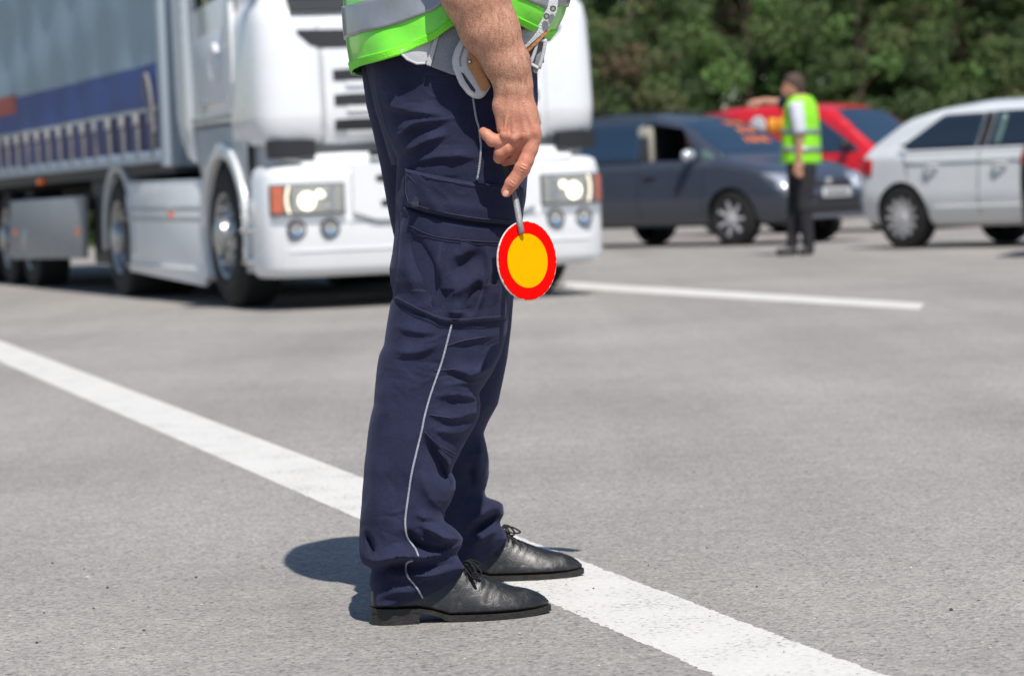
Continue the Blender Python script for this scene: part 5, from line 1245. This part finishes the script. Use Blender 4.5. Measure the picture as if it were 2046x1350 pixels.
# ---- dark car leaving at the right edge
DKP = car_paint('paint_black', (.02, .02, .024), .3)
C4 = Car('dark car cut off by the right edge with one red tail light showing', place(2041, 520, 24.6, .0, -.80, -18), math.radians(-18),
         [(0, .78), (.03, 1.0), (.10, 1.1), (.35, 1.3), (.8, 1.42), (1.6, 1.48), (2.3, 1.44), (2.9, 1.2), (3.3, 1.0), (4.0, .85), (4.2, .65), (4.25, .5)], 4.25, 1.76, .97, 1.47, .22, DKP, .80, 3.38, .315, .60, taper=.06)
C4.shell(); C4.side_patch('window', .6, 1.6, 1.0, lambda x: min(1.34, 1.08 + (x - .6) * .6), GLC); C4.side_patch('window', 1.72, 2.75, 1.0, lambda x: 1.35 if x < 2.2 else 1.35 - (x - 2.2) * .5, GLC); C4.top_patch('rear_window', .12, .5, .5, GLC); C4.top_patch('windscreen', 2.4, 3.2, .62, GLC); C4.wheels(8)
for sd in (-1, 1):
    C4.side_patch('tail_light', .05, .24, .80, .98, REDL, sides=(sd,), off=.012, nx=6, nz=5); C4.front_patch('tail_light', sd * .45, sd * .78, .80, .98, REDL, .012, rear=True)

# ================================================================== SECOND OFFICER IN THE DISTANCE
BY = 28.4
p2 = empty('person', (at(1594, 506, BY)[0], BY, 0)); tag(p2, 'officer in yellow-green vest and dark trousers pointing left in front of the minivan', 'person')
O2 = np.array(p2.location)
def b2(px, py, d=0.): return at(px, py, BY + d) - O2
DT = mat('dark_trousers', (.022, .022, .027), .85, var=.2, vscale=12, bump=.4, bscale=30); DT2 = mat('grey_trousers', (.055, .052, .058), .85, var=.2, vscale=12)
SK2 = mat('skin_far', (.50, .25, .17), .55, var=.1, vscale=20); VG2 = mat('vest_yellow_green', (.30, .80, .03), .5, var=.08, vscale=8, bump=.4, bscale=16)
q = SDF()
q.ell(b2(1584, 172, -.02), (.10, .085, .125), .02); q.cone(b2(1590, 190), b2(1594, 204), .06, .065, .03); q.cone(b2(1566, 176, -.02), b2(1563, 180, -.02), .012, .016, .012)
q.ell(b2(1572, 186, -.02), (.05, .05, .05), .03)
q.cone(b2(1602, 212), b2(1600, 300), .12, .13, .05)
# hanging right arm
q.chain([b2(1592, 216, -.17), b2(1598, 268, -.20), b2(1596, 318, -.20)], [.055, .043, .032], .02); q.ell(b2(1596, 333, -.20), (.045, .03, .06), .02)
for k, dx in enumerate((-5, -1.5, 2, 5.5)): q.chain([b2(1596 + dx, 340, -.20), b2(1597 + dx, 350, -.21), b2(1598 + dx, 356 - abs(dx) * .5, -.205)], [.011, .010, .008], .004)
q.chain([b2(1590, 332, -.21), b2(1586, 342, -.22), b2(1587, 348, -.22)], [.014, .011, .009], .006)
# raised left arm, pointing left
q.chain([b2(1584, 210, .14), b2(1560, 206, .20), b2(1524, 202, .16)], [.055, .045, .032], .02); q.ell(b2(1512, 206, .15), (.055, .028, .04), .02)
for k, dy in enumerate((-5, -1, 3)): q.chain([b2(1506, 206 + dy, .15), b2(1498, 209 + dy, .145), b2(1494, 214 + dy, .145)], [.012, .011, .009], .005)
q.chain([b2(1512, 212, .14), b2(1506, 219, .13)], [.014, .01], .006)
V, F_ = q.mesh(.009); bod2 = mesh_np('body', V, F_, SK2, p2)
h = SDF(); h.ell(b2(1586, 166, -.02), (.108, .093, .105), .02); h.ell(b2(1594, 176, -.01), (.07, .085, .10), .03); h.cut(b2(1566, 184, -.2), b2(1566, 184, .2), .085, .085, .02)
V, F_ = h.mesh(.008); mesh_np('hair', V, F_, mat('brown_hair', (.075, .045, .035), .7, bump=.6, bscale=60), bod2)
t2 = SDF()
t2.cone(b2(1600, 318), b2(1602, 332), .14, .135, .05)
t2.chain([b2(1610, 335, -.07), b2(1608, 415, -.09), b2(1616, 494, -.08)], [.105, .076, .058], .03)
t2.chain([b2(1592, 335, .07), b2(1588, 415, .08), b2(1582, 494, .06)], [.10, .072, .055], .03)
V, F_ = t2.mesh(.012); mesh_np('trousers', V, F_, DT, p2)
for (x, d), L_ in (((1617, -.09), -.07), ((1584, .05), -.13)):
    s_ = SDF(); c = b2(x, 500, d); c[2] = .045; s_.cone(c, c + np.array([L_, -.03, -.01]), .05, .042, .02); s_.cut(c + np.array([0, -.3, -.12]), c + np.array([0, .3, -.12]), .08, .08, .01); V, F_ = s_.mesh(.008); V[:, 2] = np.maximum(V[:, 2], .002); mesh_np('shoe', V, F_, mat('far_shoe', (.015, .015, .017), .4), p2)
def vest2(name, rows, off, m, par):
    ph = np.linspace(0, 2 * np.pi, 48, endpoint=False); V = []
    for y in rows:
        xl = np.interp(y, [192, 200, 215, 240, 265, 300, 327], [1584, 1574, 1567, 1565, 1563, 1561, 1561]); xr = np.interp(y, [192, 200, 215, 240, 265, 300, 327], [1618, 1627, 1633, 1636, 1638, 1640, 1641])
        rd = np.interp(y, [192, 205, 230, 327], [.10, .17, .19, .175]) + off
        V.append([b2((xl + xr) / 2 + ((xr - xl) / 2 + off * 200) * math.cos(t), y, -rd * math.sin(t) * (1 + .04 * math.sin(5 * t + y / 14))) for t in ph])
    o = grid(name, np.array(V), m, par, closed_u=True); solid(o, .006, 0); return o
vs2 = vest2('vest', np.linspace(192, 327, 24), 0, VG2, p2)
for y in (258, 294): vest2('reflective_band', [y, y + 5, y + 10], .008, SILV, vs2)
tube('shirt_sleeve', [b2(1589, 207, -.15), b2(1594, 240, -.185), b2(1598, 268, -.20)], [.075, .075, .066], mat('sleeve_white', (.62, .65, .70), .8, bump=.3, bscale=20), p2, 16, 10)
tube('shirt_sleeve', [b2(1588, 205, .12), b2(1572, 206, .17), b2(1558, 206, .20)], [.075, .07, .062], mat('sleeve_shaded', (.03, .04, .08), .8), p2, 16, 10)  # far sleeve of the same shirt, its shade put into the colour
tube('collar', [b2(1584, 200, -.06), b2(1592, 203, -.08), b2(1602, 199, -.06), b2(1608, 194, .02)], .02, mat('sleeve_white', (.6,) * 3, .8), p2, 8, 16)

# ================================================================== TREES
def leafmat(n, c, c2): 
    m = mat(n, c, .75, col2=c2, vscale=1.6, spec=.25); t = m.node_tree; b = t.nodes['Principled BSDF']
    tr_ = t.nodes.new('ShaderNodeBsdfTranslucent'); tr_.inputs['Color'].default_value = tuple(min(1, x * 1.6) for x in c2) + (1,); ms = t.nodes.new('ShaderNodeMixShader'); ms.inputs[0].default_value = .3
    t.links.new(b.outputs[0], ms.inputs[1]); t.links.new(tr_.outputs[0], ms.inputs[2]); t.links.new(ms.outputs[0], t.nodes['Material Output'].inputs['Surface']); return m
LM = [leafmat('leaf_mid', (.10, .155, .055), (.15, .215, .082)), leafmat('leaf_dark', (.072, .112, .048), (.11, .155, .07)), leafmat('leaf_bright', (.115, .21, .06), (.175, .29, .095)), leafmat('leaf_olive', (.15, .165, .075), (.21, .21, .105)), leafmat('leaf_brown', (.16, .105, .07), (.21, .145, .10))]
BARK = mat('bark', (.11, .08, .06), .9, var=.3, vscale=6, bump=.7, bscale=20)
def leaf_cloud(cl, per, size, mix, rng, flat=.75):
    """cl: list of (centre, radius); returns verts, faces, material index of small leaf sprays"""
    V, Fc, Mi = [], [], []
    for c, r in cl:
        mi = rng.choice(5, p=mix); n = max(6, int(per * (r / .5) ** 2))
        d = rng.normal(0, 1, (n, 3)); d /= np.linalg.norm(d, axis=1)[:, None]; p = c + d * (r * rng.uniform(.35, 1.0, n) ** .5)[:, None] * np.array([1, 1, flat])
        a = rng.normal(0, 1, (n, 3)); a /= np.linalg.norm(a, axis=1)[:, None]; nn = d + rng.normal(0, .5, (n, 3)); b = np.cross(nn, a); b /= np.linalg.norm(b, axis=1)[:, None] + 1e-9
        a = np.cross(b, nn); a /= np.linalg.norm(a, axis=1)[:, None] + 1e-9
        s = size * rng.uniform(.6, 1.4, n)[:, None]; k = len(V) * 4
        V.append(np.stack([p - a * s * .35, p + b * s * .9, p + a * s * .35 , p - b * s * .9], 1)); Mi += [mi if rng.random() > .18 else int(rng.choice(5, p=mix)) for _ in range(n)]
    V = np.concatenate(V).reshape(-1, 3); F_ = np.arange(len(V)).reshape(-1, 4); return V, F_, Mi
def tree_mesh(seed, hgt, rad, base, mix, n=210, per=190, size=.075):
    rng = np.random.default_rng(seed); cl = []
    while len(cl) < n:
        z = base + (hgt - base) * rng.random() ** 1.15; t = (z - base) / (hgt - base); rr = rad * (1 - t) ** .55 * (.55 + .45 * min(1, t * 4 + .35))
        th = rng.uniform(0, 2 * math.pi); r = rr * rng.uniform(.45, 1.05) ** .5
        cl.append((np.array([r * math.cos(th), r * math.sin(th), z]), rng.uniform(.28, .62)))
    V, F_, Mi = leaf_cloud(cl, per, size, mix, rng)
    me = mesh_np('crown', V, F_, None, None, False); dat = me.data; bpy.data.objects.remove(me)
    for m in LM: dat.materials.append(m)
    dat.polygons.foreach_set('material_index', Mi)
    tb = []; v, f = [], []
    def limb(pts, rs):
        P = catmull(pts, 8); R = np.interp(np.linspace(0, 1, 8), np.linspace(0, 1, len(rs)), rs); k0 = len(v)
        for i in range(8):
            for k in range(7): t = 2 * math.pi * k / 7; v.append(P[i] + R[i] * np.array([math.cos(t), math.sin(t), .15 * math.sin(t)]))
        for i in range(7):
            for k in range(7): f.append((k0 + i * 7 + k, k0 + i * 7 + (k + 1) % 7, k0 + (i + 1) * 7 + (k + 1) % 7, k0 + (i + 1) * 7 + k))
    limb([(0, 0, 0), (.05, .03, hgt * .3), (-.04, .05, hgt * .65), (.0, .0, hgt * .92)], [.13, .10, .07, .03])
    for c, r in cl[::4]: limb([(0, 0, c[2] * .75), c * np.array([.5, .5, .9]), c], [.05, .03, .012])
    tm = bpy.data.meshes.new('trunk'); tm.from_pydata([tuple(p) for p in v], [], f); tm.update(); tm.materials.append(BARK)
    return dat, tm
PINE = [.42, .30, .12, .12, .04]; BROAD = [.36, .08, .52, .04, .0]; DRYP = [.36, .26, .10, .19, .09]
TM = [tree_mesh(1, 9.2, 2.3, .7, PINE), tree_mesh(2, 8.4, 2.2, .5, BROAD), tree_mesh(3, 8.8, 2.1, .6, DRYP), tree_mesh(4, 9.8, 2.4, .6, PINE)]
def tree(kind, x, y, rz, sc, label):
    r = empty('tree', (x, y, 0), rz); r.scale = (sc, sc, sc); tag(r, label, 'tree', 'trees along the verge')
    o = bpy.data.objects.new('crown', TM[kind][0]); COL.objects.link(o); o.parent = r
    o = bpy.data.objects.new('trunk', TM[kind][1]); COL.objects.link(o); o.parent = r
tree(2, 2.6, 57.0, .4, 1.0, 'brownish pine just right of the white truck cab')
tree(1, 5.0, 57.6, 1.2, 1.0, 'bright green leafy tree above the roof of the dark blue minivan')
tree(0, 7.2, 57.2, 2.2, 1.0, 'dark green pine behind the distant officer\'s head')
tree(3, 9.3, 57.8, .9, .95, 'dark green pine above the roof of the red van')
tree(2, 11.2, 56.8, 3.0, 1.05, 'brown-flecked pine between the red van and the white hatchback')
tree(0, 13.2, 57.4, 4.4, 1.0, 'dark pine above the white hatchback roof at the right edge')
# the rest of the wood behind them and beyond the frame, one mass
rng = np.random.default_rng(11); cl = []
for _ in range(1500): cl.append((np.array([rng.uniform(-26, 34), rng.uniform(60.5, 65), rng.uniform(.2, 11) * rng.uniform(.8, 1)]), rng.uniform(.5, 1.0)))
for _ in range(520): cl.append((np.array([rng.uniform(-30, 38), rng.uniform(66, 69), rng.uniform(.2, 10)]), rng.uniform(1.0, 1.5)))
for _ in range(240): cl.append((np.array([rng.uniform(-26, 34), rng.uniform(55.2, 57), rng.uniform(.05, 1.3)]), rng.uniform(.3, .6)))
V, F_, Mi = leaf_cloud(cl, 60, .22, PINE, rng); w = mesh_np('wood', V, F_, None, None, False)
for m in LM: w.data.materials.append(m)
w.data.polygons.foreach_set('material_index', Mi); tag(w, 'dense dark wood filling the background behind the trees', 'wood', kind='stuff')
